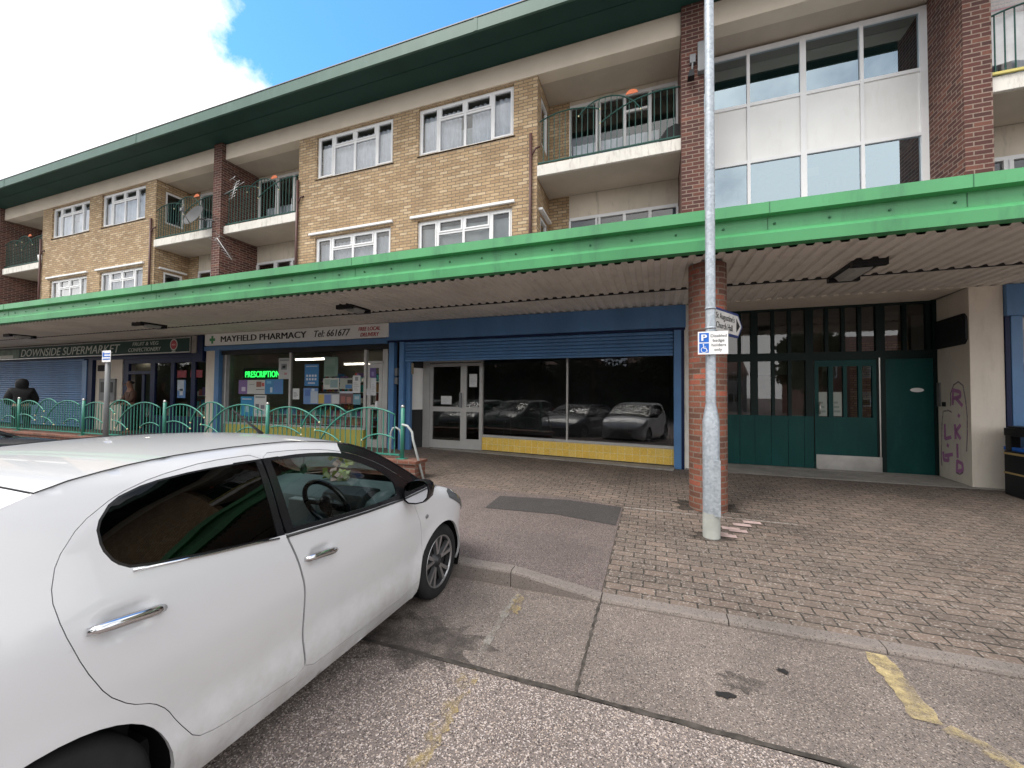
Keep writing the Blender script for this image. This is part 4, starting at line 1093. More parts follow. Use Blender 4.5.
oval = [[(165,230),(165,150),(185,95),(215,75),(245,100),(262,200),(272,300),(272,420),(268,520)],[(120,265),(150,258),(172,270)],[(118,265),(110,350),(108,450),(105,560),(110,610)],[(200,655),(225,668),(245,655)]]
tag(strokes('graffiti_outline', [[gp(*p) for p in s] for s in oval], .014, M['spray2']), 'faint purple outline sprayed round the letters', 'graffiti')

# --- blue shop at the right edge
def X5(px): return gx(px, YS, 400)
piece(5.165, 14, YS-.06, YS+.3, 2.95, 3.445, 'shop_fascia', M['blue'], bev=.01)
piece(5.165, 5.22, YS-.02, YS+.3, .1, 2.948, 'shutter_guide', M['navy'])
piece(5.225, 5.36, YS-.03, YS+.16, .1, 2.948, 'shutter_guide', M['blue2'], bev=.006)
piece(5.37, 9.0, YS+.08, YS+.25, .1, .75, 'riser_panel', M['blue'])
mb = MB(); mb.quad((5.36, YS+.16, .75), (9, YS+.16, .75), (9, YS+.16, 2.94), (5.36, YS+.16, 2.94)); B(mb, 'shop_window', M['glass_s'], recalc=False)
piece(5.37, 9, YS+.14, YS+.2, 2.75, 2.946, 'window_head', M['silver'])
B(MB().box(5.2, 9.2, 11, 11.1, .1, 3.44).box(9.1, 9.2, 8.8, 10.99, .1, 3.44), 'shop_room', M['room'])
tag(MB().box(5.45, 5.75, YS+.14, YS+.15, 1.05, 1.45).box(5.5, 5.7, YS+.136, YS+.1395, 1.15, 1.25).build('poster', [M['paper']], None, org=(5.6, YS+.14, 1.05)), 'white poster low in the window of the right hand blue shop', 'poster')
tag(MB().box(5.42, 5.8, YS+.14, YS+.15, 1.75, 2.2).build('poster', [plain('dark_red_poster', (.12,.05,.06), .6)], None, org=(5.6, YS+.14, 1.75)), 'dark red poster high in the window of the right hand blue shop', 'poster')
# ------------------------------------------------------------------ guard rail on the low wall
RY = 5.99
WT = .505
px_posts = [-17.15, -13.95, -10.70, -7.45, -4.20]
px_posts = [px_posts[0]-6.46, px_posts[0]-3.23]+px_posts
lw = thing('low_brick_wall', (-12, RY, .15), 'low brick wall carrying the teal railings in front of the shops', 'wall')
MB().box(-30, -3.83, RY-.16, RY+.16, .0, WT-.062).build('brickwork', M['brick_low'], lw, org=lw.location)
MB().box(-30, -3.80, RY-.19, RY+.19, WT-.06, WT).build('coping', M['brick_low'], lw, org=lw.location, bevel=.01)
rl = thing('guard_railing', (-12, RY, WT), 'teal railings with overlapping arcs and gold balls along the low wall', 'railing')
mains = norm_arcs([[(269,411.7),(289,407),(319.6,422.3)], [(301,427.8),(330.5,404.7),(347.5,412.3)], [(320.5,440),(368,407.6),(397.5,414.8)]], RY, -7.45, -4.20)
smalls = norm_arcs([[(270,427),(281,426),(300.8,434.6)], [(315.2,430.2),(328,433),(341,442)], [(363.6,440),(379.7,434),(397.5,439.3)]], RY, -7.45, -4.20)
tips = [mains[0][2], mains[1][0], mains[2][0], smalls[0][2], smalls[1][0], smalls[2][0], smalls[1][2]]
zb_ = gz(395, 454.5, RY)
for i, (a, b) in enumerate(zip(px_posts, px_posts[1:])):
    mb, tp = motif(mains, smalls, a+.045, b-.045, RY, zb_, .118, .0065, .015, tips)
    p_ = mb.build('railing_panel', M['railg'], rl, org=rl.location); [q.build('finial', M['brass'], p_, org=rl.location) for q in tp]
for x in px_posts:
    mb = MB().tube([(x, RY, WT), (x, RY, 1.40)], .036, 10); p_ = mb.build('post', M['railg'], rl, org=rl.location)
    MB().ball((x, RY, 1.42), .036, 10).build('post_cap', M['steel'], p_, org=rl.location)
    MB().box(x-.08, x+.08, RY-.08, RY+.08, WT+.001, WT+.012).build('base_plate', M['railg'], p_, org=rl.location)
# grey hoops at the open end of the railing
M['hoop'] = paint('grey_hoop_rail', (.42,.45,.44), .4, .08, 4)
def hoop(pts, lab):
    x, y0, z0 = pts[-1]
    t = thing('hoop_handrail', (x, y0, z0), lab, 'handrail', 'grey hoop handrails at the end of the low wall')
    MB().tube(pts, .021, 8).build('hoop', M['hoop'], t, org=(x, y0, z0))
    MB().lathe([(0, z0+.001), (.05, z0+.001), (.05, z0+.01), (0, z0+.012)], 12, (x, y0, 0)).build('foot_plate', M['hoop'], t, org=(x, y0, z0))
    return t
hoop([(-4.17, 5.93, 1.11), (-4.06, 5.93, 1.09), (-3.965, 5.93, .99), (-3.94, 5.93, .85), (-3.73, 5.96, .15)], 'grey tubular rail bent down from the last teal post to the ground')
hoop([(-5.06, 6.8, .17), (-5.05, 6.8, .85), (-5.0, 6.8, .95), (-4.93, 6.8, .97), (-4.83, 6.8, .92), (-4.80, 6.8, .82), (-4.78, 6.8, .17)], 'grey tubular hoop rail behind the last teal railing post')

# ------------------------------------------------------------------ lights under the canopy
def soffit_light(x, y, lab, h=.30):
    z = 3.452; t = thing('soffit_light', (x, y, z), lab, 'ceiling light', 'lights under the canopy')
    o = (x, y, z)
    MB().box(x-.19, x+.19, y-h, y+h, z-.035, z+.04).box(x-.19, x+.19, y-h, y-h+.08, z-.09, z-.036).box(x-.19, x+.19, y+h-.08, y+h, z-.09, z-.036).build('casing', M['binb'], t, org=o)
    MB().prism([(x-.13, z-.036), (x+.13, z-.036), (x+.08, z-.095), (x-.08, z-.095)], 'y', y-h+.2, y+h-.1).build('diffuser', paint('dusty_diffuser', (.42,.42,.40), .5, .1, 3), t, org=o)
soffit_light(2.62, 6.80, 'dark framed canopy light in front of the green entrance', .42)
soffit_light(-5.95, 6.70, 'dark framed canopy light between the pharmacy and the empty shop')
soffit_light(-12.7, 6.70, 'dark framed canopy light between the supermarket and the pharmacy')
soffit_light(-19.45, 6.75, 'dark framed canopy light in front of the supermarket shutter')

M['basedirt'] = worn('dirt_round_bases', (.045,.038,.032), .5, 1.2, 8)
# ------------------------------------------------------------------ lamp post and its signs
LX, LY = .585, 4.974
LZ = zp(LX, LY)
lp = thing('lamp_post', (LX, LY, LZ), 'tall galvanised steel lamp post with a wide base in front of the brick column', 'lamp post')
zs0, zs1 = gz(711, 421.5, LY), gz(710, 403, LY)
MB().lathe([(.088, LZ-.02), (.088, zs0), (.086, zs0+.01), (.056, zs1-.02), (.0535, zs1), (.05, 5.5), (.045, 8.6)], 24, (LX, LY, 0)).build('pole', M['galv'], lp, org=lp.location)
MB().lathe([(.0905, LZ+.001), (.0905, gz(711, 515, LY)), (.0885, gz(711, 512, LY))], 24, (LX, LY, 0)).build('painted_foot', paint('grey_foot_paint', (.40,.41,.38), .7, .12, 5), lp, org=lp.location)
MB().box(LX+.02, LX+.083, LY-.0905, LY-.06, LZ+.25, LZ+.86).build('service_door', M['galv'], lp, org=lp.location)
MB().tube([(LX, LY, 8.55), (LX, LY-.3, 8.75), (LX, LY-1.0, 8.85)], .03, 8).build('arm', M['galv'], lp, org=lp.location)
MB().box(LX-.12, LX+.12, LY-1.6, LY-.95, 8.78, 8.90).build('lantern', M['grey'], lp, org=lp.location, bevel=.03)
# finger sign: pale, blue edged, black arrow
ang = math.radians(30); fd = Vector((math.sin(ang), math.cos(ang))); fn = Vector((fd.y, -fd.x))      # runs away from the viewer
ztop, zbot = gz(714, 305, LY), gz(714, 305, LY)-.30
fs = thing('finger_sign', (LX, LY, zbot), 'pale finger sign with a dark blue edge and black arrow, fixed to the lamp post', 'sign')
L_ = .90
fn = Vector((math.cos(ang), -math.sin(ang)))
def fpt(s, z, o): return (LX+fd.x*s+fn.x*o, LY+fd.y*s+fn.y*o, z)
def fplate(poly, o0, o1, nm, mat):
    mb = MB(); n = len(poly); P = [fpt(s, z, o0) for s, z in poly]+[fpt(s, z, o1) for s, z in poly]
    mb.add(P, [tuple(range(n))[::-1], tuple(range(n, 2*n))]+[(i, (i+1) % n, n+(i+1) % n, n+i) for i in range(n)])
    return mb.build(nm, mat, fs, org=fs.location)
def arrowpoly(i): 
    return [(.06+i, zbot+i), (L_-.14-i*.3, zbot+i), (L_-i*1.4, (zbot+ztop)/2), (L_-.14-i*.3, ztop-i), (.06+i, ztop-i)]
fplate(arrowpoly(0), -.008, .008, 'sign_edge', plain('sign_navy', (.02,.035,.13), .45))
M['signpale'] = paint('weathered_sign_white', (.52,.51,.49), .5, .08, 4)
fplate(arrowpoly(.028), .0082, .0105, 'sign_face', M['signpale'])
zmid = (zbot+ztop)/2
fplate([(L_-.20, zmid-.085), (L_-.09, zmid), (L_-.20, zmid+.085)], .0107, .0125, 'arrow', M['txt'])
mb = MB()
for txt, z, h, w in (("St Augustine's", zmid+.025, .075, .52), ('Church Hall', zmid-.085, .075, .46)):
    vs, fs_, _w = text_mesh(txt, h, w, ext=.001)
    mb.add([fpt(.12+a, z+b, .0125+c) for a, b, c in vs], fs_)
mb.build('lettering', M['txt'], fs, org=fs.location, recalc=False)
mb = MB()
for z in (zbot+.04, ztop-.04): mb.lathe([(.056, z-.012), (.058, z-.012), (.058, z+.012), (.056, z+.012)], 16, (LX, LY, 0))
mb.build('clamp', M['galv'], fs, org=fs.location)
for cx__, cy__, rr in ((CX, CYc, .34), (LX, LY, .17)):
    mb = blot(cx__, cy__, rr, .0, 30); mb.v = [(v[0], v[1], zp(v[0], v[1])+.006) for v in mb.v]; mb.build('paving_dirt', M['basedirt'], kind='structure')
# disabled badge plate
PY2 = LY-.075
a, b = at(697.8, 331.5, PY2), at(728.2, 354, PY2)
zt2, zb2 = gz(713, 331.3, PY2), gz(713, 354.2, PY2)
bs_ = thing('parking_sign', ((a.x+b.x)/2, PY2, zb2), 'small blue and white disabled parking plate on the lamp post', 'sign')
o = bs_.location
MB().box(a.x, b.x, PY2-.004, PY2, zb2, zt2).build('plate', M['white'], bs_, org=o)
w_, h_ = b.x-a.x, zt2-zb2
fx = lambda u: a.x+w_*u
fz = lambda v: zb2+h_*v
mb = MB(); mb.box(fx(.045), fx(.37), PY2-.0055, PY2-.0042, fz(.53), fz(.94)).box(fx(.045), fx(.37), PY2-.0055, PY2-.0042, fz(.07), fz(.48)); mb.build('blue_squares', M['sblue'], bs_, org=o)
mb = MB(); lettering(mb, 'P', fx(.13), PY2-.007, fz(.595), h_*.29, w_*.16, bold=.003)
# wheelchair figure
def seg(mb, u0, v0, u1, v1, r):
    p_, q_ = Vector((fx(u0), fz(v0))), Vector((fx(u1), fz(v1))); d_ = (q_-p_).normalized(); n_ = Vector((-d_.y, d_.x))*r
    mb.add([(c.x, PY2-.0068, c.y) for c in (p_-n_, q_-n_, q_+n_, p_+n_)], [(0,1,2,3)])
disc(mb, fx(.185), PY2-.0068, fz(.425), h_*.028, 12)
seg(mb, .188, .39, .20, .255, .004); seg(mb, .195, .32, .265, .32, .003); seg(mb, .20, .258, .275, .258, .004); seg(mb, .275, .258, .315, .13, .004); seg(mb, .312, .13, .345, .145, .003)
ring = [(fx(.205)+h_*.115*math.cos(t), fz(.195)+h_*.115*math.sin(t)) for t in [math.radians(100+i*21.5) for i in range(12)]]
for p_, q_ in zip(ring, ring[1:]):
    d_ = (Vector(q_)-Vector(p_)).normalized(); n_ = Vector((-d_.y, d_.x))*.003
    mb.add([(p_[0]-n_.x, PY2-.0068, p_[1]-n_.y), (q_[0]-n_.x, PY2-.0068, q_[1]-n_.y), (q_[0]+n_.x, PY2-.0068, q_[1]+n_.y), (p_[0]+n_.x, PY2-.0068, p_[1]+n_.y)], [(0,1,2,3)])
mb.build('white_symbols', M['white'], bs_, org=o, recalc=False)
mb = MB()
for i, (tx, u0, u1) in enumerate((('Disabled', .43, .95), ('badge', .50, .88), ('holders', .46, .93), ('only', .55, .80))):
    lettering(mb, tx, fx(u0), PY2-.0055, fz(.745-.20*i), h_*.125, w_*(u1-u0), ext=.0005)
mb.build('lettering', M['txt'], bs_, org=o, recalc=False)
MB().box(LX-.03, LX+.03, PY2+.0005, LY-.045, zb2+.05, zb2+.09).box(LX-.03, LX+.03, PY2+.0005, LY-.045, zt2-.09, zt2-.05).build('bracket', M['galv'], bs_, org=o)

# grey sign post by the road on the left
p = at(106.8, 400, 5.35); gx_, gy_ = p.x, 5.35; g0 = zp(gx_, gy_)
sp_ = thing('sign_post', (gx_, gy_, g0), 'grey post with a small white parking plate in front of the teal railings', 'sign post')
zt3 = gz(107, 351, gy_)
MB().tube([(gx_, gy_, g0), (gx_, gy_, zt3-.05)], .048, 12).build('pole', M['grey'], sp_, org=sp_.location)
u0, u1 = gx(102.3, gy_-.06, 356), gx(110.8, gy_-.06, 356); zb3 = gz(107, 362, gy_-.06)
MB().box(u0, u1, gy_-.064, gy_-.06, zb3, zt3).build('plate', M['white'], sp_, org=sp_.location)
mb = MB().box(u0+.02, u0+.08, gy_-.067, gy_-.0645, zt3-.12, zt3-.04)
for i, z in enumerate((zt3-.07, zt3-.13, zt3-.19)): mb.box(u0+.09 if i == 0 else u0+.03, u1-.02, gy_-.067, gy_-.0645, z-.015, z+.01)
mb.build('print', M['sblue'], sp_, org=sp_.location)

# ------------------------------------------------------------------ litter bin at the right
bx, by = 5.29, 7.98; bz = zp(bx, by)
bn = thing('litter_bin', (bx, by, bz), 'black litter bin with two gold bands against the cream pier', 'bin')
zr0, zr1 = bz, gz(1000, 427, by-.2)
hw = .36
def octo(r, c=.17): return [(bx-r+c, by-r), (bx+r-c, by-r), (bx+r, by-r+c), (bx+r, by+r-c), (bx+r-c, by+r), (bx-r+c, by+r), (bx-r, by+r-c), (bx-r, by-r+c)]
H_ = zr1-zr0
MB().prism(octo(hw), 'z', bz, bz+H_*.64).build('body', M['binb'], bn, org=bn.location, bevel=.008)
mb = MB().prism(octo(hw), 'z', bz+H_*.86, bz+H_*.97).prism(octo(hw-.03), 'z', bz+H_*.9701, bz+H_)
for sx in (-1, 1):
    for sy in (-1, 1): mb.box(bx+sx*hw*.80, bx+sx*(hw-.18), by+sy*hw*.80, by+sy*(hw-.18), bz+H_*.641, bz+H_*.859)
mb.build('hood', M['binb'], bn, org=bn.location, bevel=.008)
MB().prism(octo(hw+.004), 'z', bz+H_*.59, bz+H_*.62).prism(octo(hw+.004), 'z', bz+H_*.31, bz+H_*.335).build('gold_band', M['gold'], bn, org=bn.location)
MB().box(bx-hw+.08, bx+hw-.08, by-hw+.03, by+hw-.03, bz+H_*.642, bz+H_*.69).build('liner_edge', M['sblue'], bn, org=bn.location)
tag(MB().box(bx-.16, bx+.12, by-.28, by-.05, bz+H_*.692, bz+H_*.83).build('litter', M['paper'], None, org=(bx, by-.1, bz+H_*.692), bevel=.03), 'crumpled white litter in the opening of the black bin', 'litter')

# ------------------------------------------------------------------ aerials, dish, oddments on the flats
M['alu'] = plain('dull_aluminium', (.5,.5,.5), .4, .6)
def yagi(loc, dirv, n, L, w, lab, mast):
    t = thing('tv_aerial', loc, lab, 'aerial', None); d = Vector(dirv).normalized(); c = Vector(loc)
    side = d.cross(Vector((0,0,1))).normalized(); up = side.cross(d)
    mb = MB().tube([c, c+d*L], .012, 6)
    for i in range(n):
        q = c+d*L*(i+.5)/n; mb.tube([q-side*w/2, q+side*w/2], .006, 5)
    for k in (-1, 1): mb.tube([c-side*w*.45+up*.12*k, c+side*w*.45+up*.12*k], .007, 5).tube([c, c+up*.12*k], .006, 5)
    mb.build('elements', M['alu'], t, org=loc)
    MB().tube([c+d*.1, Vector(mast[0])]+[Vector(m) for m in mast[1:]], .016, 6).build('mast', M['grey'], t, org=loc)
a = at(237, 181, 8.12)
yagi((a.x, 8.12, a.z), (-.05, -.2, -.95), 6, .60, .42, 'white comb shaped aerial above the left balcony rail beside the red fin', [(a.x-.2, 8.2, a.z-.15), (-12.44, 8.35, a.z-.15)])
a = at(217, 238, 8.0)
yagi((a.x, 8.0, a.z), (.50, .15, -.72), 7, .80, .36, 'long slanting aerial on the red fin just above the green canopy', [(-12.46, 8.3, a.z-.1)])
a = at(196, 217, 8.05)
t = thing('satellite_dish', a, 'grey satellite dish on an arm from the red fin', 'satellite dish')
mb = MB(); mb.lathe([(0, .0), (.14, .012), (.27, .05), (.36, .09), (.365, .092)], 24, (0,0,0))
rot = Matrix.Rotation(math.radians(68), 3, 'X')
M['dish'] = paint('dish_grey', (.085,.087,.09), .6, .1, 3)
mb.v = [tuple(a+rot @ Vector(v)) for v in mb.v]
mb.build('reflector', M['dish'], t, org=a)
MB().tube([a+Vector((0,.05,-.05)), a+Vector((.5,.12,-.1)), (-12.80, 8.5, a.z-.1)], .022, 8).build('bracket', M['grey'], t, org=a)
MB().tube([a+rot @ Vector((0,-.3,.06)), a+rot @ Vector((0,-.1,.4))], .012, 6).box(a.x-.04, a.x+.04, a.y-.42, a.y-.34, a.z+.02, a.z+.10).build('feed_arm', M['grey'], t, org=a)
# floodlight and dark dish on the fin by the lamp post
a = at(690, 78, 8.2)
t = thing('floodlight', a, 'small dark floodlight bracket high on the red fin by the lamp post', 'floodlight')
MB().prism([(a.x-.05, a.z-.07), (a.x+.07, a.z-.07), (a.x+.05, a.z+.05), (a.x-.02, a.z+.05)], 'y', 8.05, 8.2).build('head', M['binb'], t, org=a)
MB().tube([(a.x+.03, 8.2, a.z+.02), (a.x+.05, 8.22, a.z+.35), (a.x+.08, 8.268, a.z+.4)], .02, 6).box(a.x+.0, a.x+.1, 8.2, 8.266, a.z+.3, a.z+.46).build('bracket', M['grey'], t, org=a)
a = at(701, 58, 8.2)
t = thing('junction_box', a, 'tall grey box on the red fin behind the lamp post', 'box')
MB().box(a.x-.06, a.x+.12, 8.15, 8.266, a.z-.28, a.z+.30).build('casing', M['grey'], t, org=a, bevel=.02)
a = at(708.5, 235, 8.0)
# balcony oddments
a = at(673, 131, 8.75)
t = thing('balcony_chair', (a.x, 8.8, 6.74), 'rounded black chair back on the balcony beside the lamp post', 'chair')
MB().prism([(a.x-.30, 6.75), (a.x-.27, 7.0), (a.x-.14, 7.2), (a.x+.05, 7.27), (a.x+.24, 7.2), (a.x+.28, 7.0), (a.x+.28, 6.75)], 'y', 8.72, 8.80).build('backrest', M['binb'], t, org=t.location, bevel=.02)
MB().box(a.x-.28, a.x+.28, 8.80, 9.2, 7.0, 7.08).build('seat', M['binb'], t, org=t.location, bevel=.02)
for sx in (-.24, .24):
    for yy in (8.83, 9.15): MB().box(a.x+sx-.02, a.x+sx+.02, yy, yy+.04, 6.735, 6.998).build('leg', M['binb'], t, org=t.location)
# washing over the right hand balcony rail
M['cloth'] = paint('washed_white_cloth', (.70,.70,.71), .9, .12, 3)
tag(drape(5.0, 6.4, 7.0, 7.78, YRB+.06, .02, .35, 5).build('hanging_sheet', M['cloth'], None, org=(5.7, YRB+.06, 7.0), recalc=False), 'white sheet hanging just behind the right hand balcony railing', 'sheet')
mb = MB()
rug = drape(5.0, 6.6, 0, .55, 0, .025, .3, 9)
for k in range(3): pass
mb.v = [(v[0], YRB+.10+.06*math.sin(v[2]*3), 7.74+v[2]*.8) for v in rug.v]; mb.f = rug.f; mb.m = [0]*len(rug.f); mb.sm = [True]*len(rug.f)
o_ = mb.build('striped_rug', [brick('striped_rug_cloth', (.62,.55,.52), (.55,.50,.50), (.45,.12,.16), (.5,.5,.5), bw=5, rh=.06, ms=.012)], None, org=(5.7, YRB-.1, 7.74), recalc=False)
tag(o_, 'striped pale rug draped above the white sheet on the right hand balcony', 'rug')
tag(MB().box(4.99, 8.0, YRB-.10, YRB-.06, 6.745, 6.785).build('yellow_strip', plain('faded_yellow_strip', (.58,.50,.16), .7), None, org=(6, YRB-.08, 6.76)), 'yellow board along the foot of the right hand balcony railing', 'board')
a = at(41, 261, 8.5)
t = thing('plant_pot', (a.x, 8.55, 6.735), 'small white pot on the far left balcony', 'pot')
MB().lathe([(0, 6.735), (.11, 6.736), (.15, 7.05), (.13, 7.05), (.10, 6.80), (0, 6.79)], 14, (a.x, 8.55, 0)).build('pot', M['panel'], t, org=t.location)

# ------------------------------------------------------------------ people
def figure(loc, rz, pose, skin, name_lab, clothes):
    root = thing('person', loc, name_lab, 'person'); root.rotation_euler = (0, 0, rz)
    def skinmesh(nm, verts, edges, mat, parent, root_i=0, sub=2):
        me = bpy.data.meshes.new(nm); me.from_pydata([v[:3] for v in verts], edges, [])
        o = bpy.data.objects.new(nm, me); COL.objects.link(o); o.parent = parent; me.materials.append(mat)
        m_ = o.modifiers.new('skin', 'SKIN'); m_.use_smooth_shade = True
        for i, v in enumerate(verts):
            me.skin_vertices[0].data[i].radius = (v[3], v[4] if len(v) > 4 else v[3])
        me.skin_vertices[0].data[root_i].use_root = True
        s_ = o.modifiers.new('sub', 'SUBSURF'); s_.levels = sub; s_.render_levels = sub
        return o
    V = pose
    E = [(0,1),(1,2),(2,3),(3,4),(4,5),(2,6),(6,7),(7,8),(8,9),(2,10),(10,11),(11,12),(12,13),(0,14),(14,15),(15,16),(16,17),(0,18),(18,19),(19,20),(20,21)]
    body = skinmesh('body', V, E, skin, root)
    for nm, idx, grow, mat in clothes:
        remap = {k: i for i, k in enumerate(idx)}
        dy = -.05 if nm in ('hood', 'hair') else 0
        vv = [(V[k][0], V[k][1]+(dy if k > 3 else 0), V[k][2], V[k][3]+grow[min(i, len(grow)-1)], (V[k][4] if len(V[k]) > 4 else V[k][3])+grow[min(i, len(grow)-1)]) for i, k in enumerate(idx)]
        ee = [(remap[a_], remap[b_]) for a_, b_ in E if a_ in remap and b_ in remap]
        skinmesh(nm, vv, ee, mat, root)
    # face: nose, eyes, ears on the head (front is +y)
    hx, hy, hz = V[4][:3]
    mb = MB().ball((hx, hy+.115, hz-.01), .02, 8, 0, (.8, 1.1, 1.3)); mb.build('nose', skin, root)
    mb = MB().ball((hx-.035, hy+.095, hz+.03), .013, 8).ball((hx+.035, hy+.095, hz+.03), .013, 8); mb.build('eyes', M['txt'], root)
    return root
SK = plain('skin_tone', (.42,.25,.18), .6); SK2 = plain('brown_skin_tone', (.24,.12,.075), .6)
def standing(arm_out=.30, lean=0.0):
    return [(0,0,.95,.15,.11),(0,.0+lean*.4,1.15,.14,.10),(0,lean,1.40,.16,.10),(0,lean+.02,1.52,.055),(0,lean+.05,1.64,.09,.105),(0,lean+.05,1.77,.05,.06),
      (-.155,lean,1.38,.06),(-arm_out,lean+.06,1.15,.048),(-arm_out+.05,lean+.26,1.0,.038),(-arm_out+.07,lean+.34,.97,.03),
      (.155,lean,1.38,.06),(arm_out,lean+.06,1.15,.048),(arm_out-.05,lean+.26,1.0,.038),(arm_out-.07,lean+.34,.97,.03),
      (-.10,0,.86,.085),(-.11,.03,.48,.06),(-.11,0,.08,.042),(-.11,.16,.03,.036),
      (.10,0,.86,.085),(.11,.03,.48,.06),(.11,0,.08,.042),(.11,.16,.03,.036)]
M['coat'] = plain('black_padded_coat', (.008,.008,.010), .75); M['jean'] = plain('dark_trousers', (.02,.022,.03), .8)
M['brownc'] = plain('brown_coat', (.10,.05,.035), .8); M['hair'] = plain('black_hair', (.010,.008,.008), .6)
pp = at(16.5, 400, 6.35)
f1 = figure((pp.x, 6.45, zp(pp.x, 6.4)), math.radians(70), standing(.26, .04), SK, 'person in a bulky black hooded coat behind the railings at the far left',
   [('padded_coat', [0,1,2,6,7,8,10,11,12], [.05,.06,.085,.085,.07,.05,.085,.07,.05], M['coat']), ('hood', [2,3,4,5], [-.03,.085,.062,.045], M['coat']), ('trousers', [0,14,15,16,18,19,20], [.02], M['jean'])])
f1.scale = (1.04, 1.04, 1.04)
q_ = gx(129, 8.2)
f2 = figure((q_, 8.25, .24), math.radians(175), standing(.27, 0), SK2, 'dark haired person in a brown coat at the supermarket door',
   [('coat', [0,1,2,6,7,8,10,11,12], [.03,.03,.03,.03,.025], M['brownc']), ('hair', [4,5], [.022,.03], M['hair']), ('trousers', [0,14,15,16,18,19,20], [.018], M['jean'])])
# ------------------------------------------------------------------ small five door hatchback, built in its own axes: x right, y forward (0 = front axle), z up
def interp(t, tab):
    if t <= tab[0][0]: return tab[0][1]
    for (a, va), (b, vb) in zip(tab, tab[1:]):
        if t <= b: return va+(vb-va)*(t-a)/(b-a)
    return tab[-1][1]
def smooth_tab(tab, n=8):
    """Catmull-Rom through the table"""
    out = []
    for i in range(len(tab)-1):
        p0 = tab[max(i-1, 0)]; p1 = tab[i]; p2 = tab[i+1]; p3 = tab[min(i+2, len(tab)-1)]
        h = p2[0]-p1[0]
        m1 = (p2[1]-p0[1])/(p2[0]-p0[0]) if p2[0] != p0[0] else 0; m2 = (p3[1]-p1[1])/(p3[0]-p1[0]) if p3[0] != p1[0] else 0
        for k in range(n):
            t = k/n; out.append((p1[0]+h*t, (2*t**3-3*t*t+1)*p1[1]+(t**3-2*t*t+t)*h*m1+(-2*t**3+3*t*t)*p2[1]+(t**3-t*t)*h*m2))
    out.append(tab[-1]); return out
ZT = smooth_tab([(.08,.085),(.18,.045),(.26,.018),(.35,.010),(.46,.019),(.56,.011),(.66,.002),(.71,0),(.77,.004),(.86,.014),(.95,.031),(1.0,.046),(1.1,.082),(1.2,.12),(1.3,.165),(1.38,.215),(1.46,.30)])
# top edge of the side: roof gutter, pillar, bonnet edge
ZE = smooth_tab([(-2.86,.50),(-2.83,.72),(-2.77,.93),(-2.66,1.10),(-2.50,1.245),(-2.27,1.352),(-2.1,1.387),(-1.94,1.404),(-1.75,1.413),(-1.45,1.413),(-1.22,1.402),(-.89,1.351),(-.685,1.267),(-.475,1.142),(-.26,1.01),(-.06,.925),(.12,.875),(.28,.815),(.42,.735),(.53,.64),(.60,.55),(.645,.46)])
HANDLES = [(-1.285,.822),(-2.105,.905)]
def plan(f):
    if f > -.02: t = min((f+.02)/.675, 1); return .795*(1-t**4.6)**.4
    if f < -2.0: t = min((-2.0-f)/.86, 1); return .795*(1-t**4)**.4
    return .795
def halfw(f, z):
    w = plan(f)-interp(z, ZT)
    if f > -.35:                                             # rounded wing edge
        b = min((f+.35)/.3, 1); ze = interp(f, ZE); t = min(max((z-(ze-.10))/.10, 0), 1)
        w -= b*.075*(1-math.sqrt(max(1-t*t, 0)))
    for cx, cz, R in ((0,.28,.335), (-2.30,.288,.335)):          # flared arches
        d = math.hypot(f-cx, z-cz)
        if z > .1: w += .014*math.exp(-((d-R)/.05)**2)
    for hx, hz in HANDLES: w -= .020*math.exp(-((f-hx+.0)/.062)**4-((z-hz)/.040)**4)
    return max(w, .0)
def crown(f):
    return interp(f, [(-2.86,.0),(-2.7,.02),(-2.3,.004),(-1.9,.007),(-1.5,.014),(-.95,.032),(-.5,.035),(0,.055),(.3,.045),(.55,.02),(.645,0)])
PB_GAP = [(-1.361,.262),(-1.378,.40),(-1.379,.54),(-1.388,.70),(-1.421,.837),(-1.470,.975),(-1.479,1.10),(-1.486,1.25),(-1.492,1.372)]
P_FDOOR = PB_GAP + [(-1.3,1.366),(-1.10,1.345),(-.90,1.298),(-.69,1.205),(-.50,1.085),(-.41,1.0),(-.412,.93),(-.407,.856),(-.365,.77),(-.335,.70),(-.30,.55),(-.295,.40),(-.305,.33),(-.348,.27),(-.55,.238),(-.815,.240),(-1.1,.25)]
P_RDOOR = [(f-.0058, z) for f, z in PB_GAP]+[(-1.75,1.372),(-1.95,1.345),(-2.08,1.305),(-2.188,1.236),(-2.255,1.145),(-2.277,1.05),(-2.262,.95),(-2.219,.812),(-2.165,.695),(-2.10,.62),(-2.031,.575),(-1.985,.52),(-1.945,.44),(-1.886,.341),(-1.80,.312),(-1.6,.286)]
P_RWIN = [(-1.515,.987),(-1.5165,.995),(-1.5285,1.330),(-1.5300,1.338),(-1.540,1.338),(-1.80,1.336),(-1.975,1.321),(-2.086,1.287),(-2.141,1.218),(-2.139,1.148),(-2.113,1.094),(-2.066,1.060),(-1.8,1.022),(-1.525,.988)]
P_FWIN = [(-1.425,1.002),(-1.4265,1.01),(-1.4505,1.322),(-1.452,1.330),(-1.44,1.330),(-1.25,1.322),(-1.04,1.298),(-.86,1.235),(-.68,1.145),(-.585,1.06),(-.575,.985),(-.60,.960),(-.9,.965),(-1.2,.983),(-1.415,1.001)]
P_RSUR = [(-1.519,1.345),(-1.80,1.343),(-1.98,1.328),(-2.095,1.292),(-2.150,1.22),(-2.148,1.145),(-2.12,1.088),(-2.07,1.052),(-1.8,1.014),(-1.505,.979)]   # black rubber round the rear glass
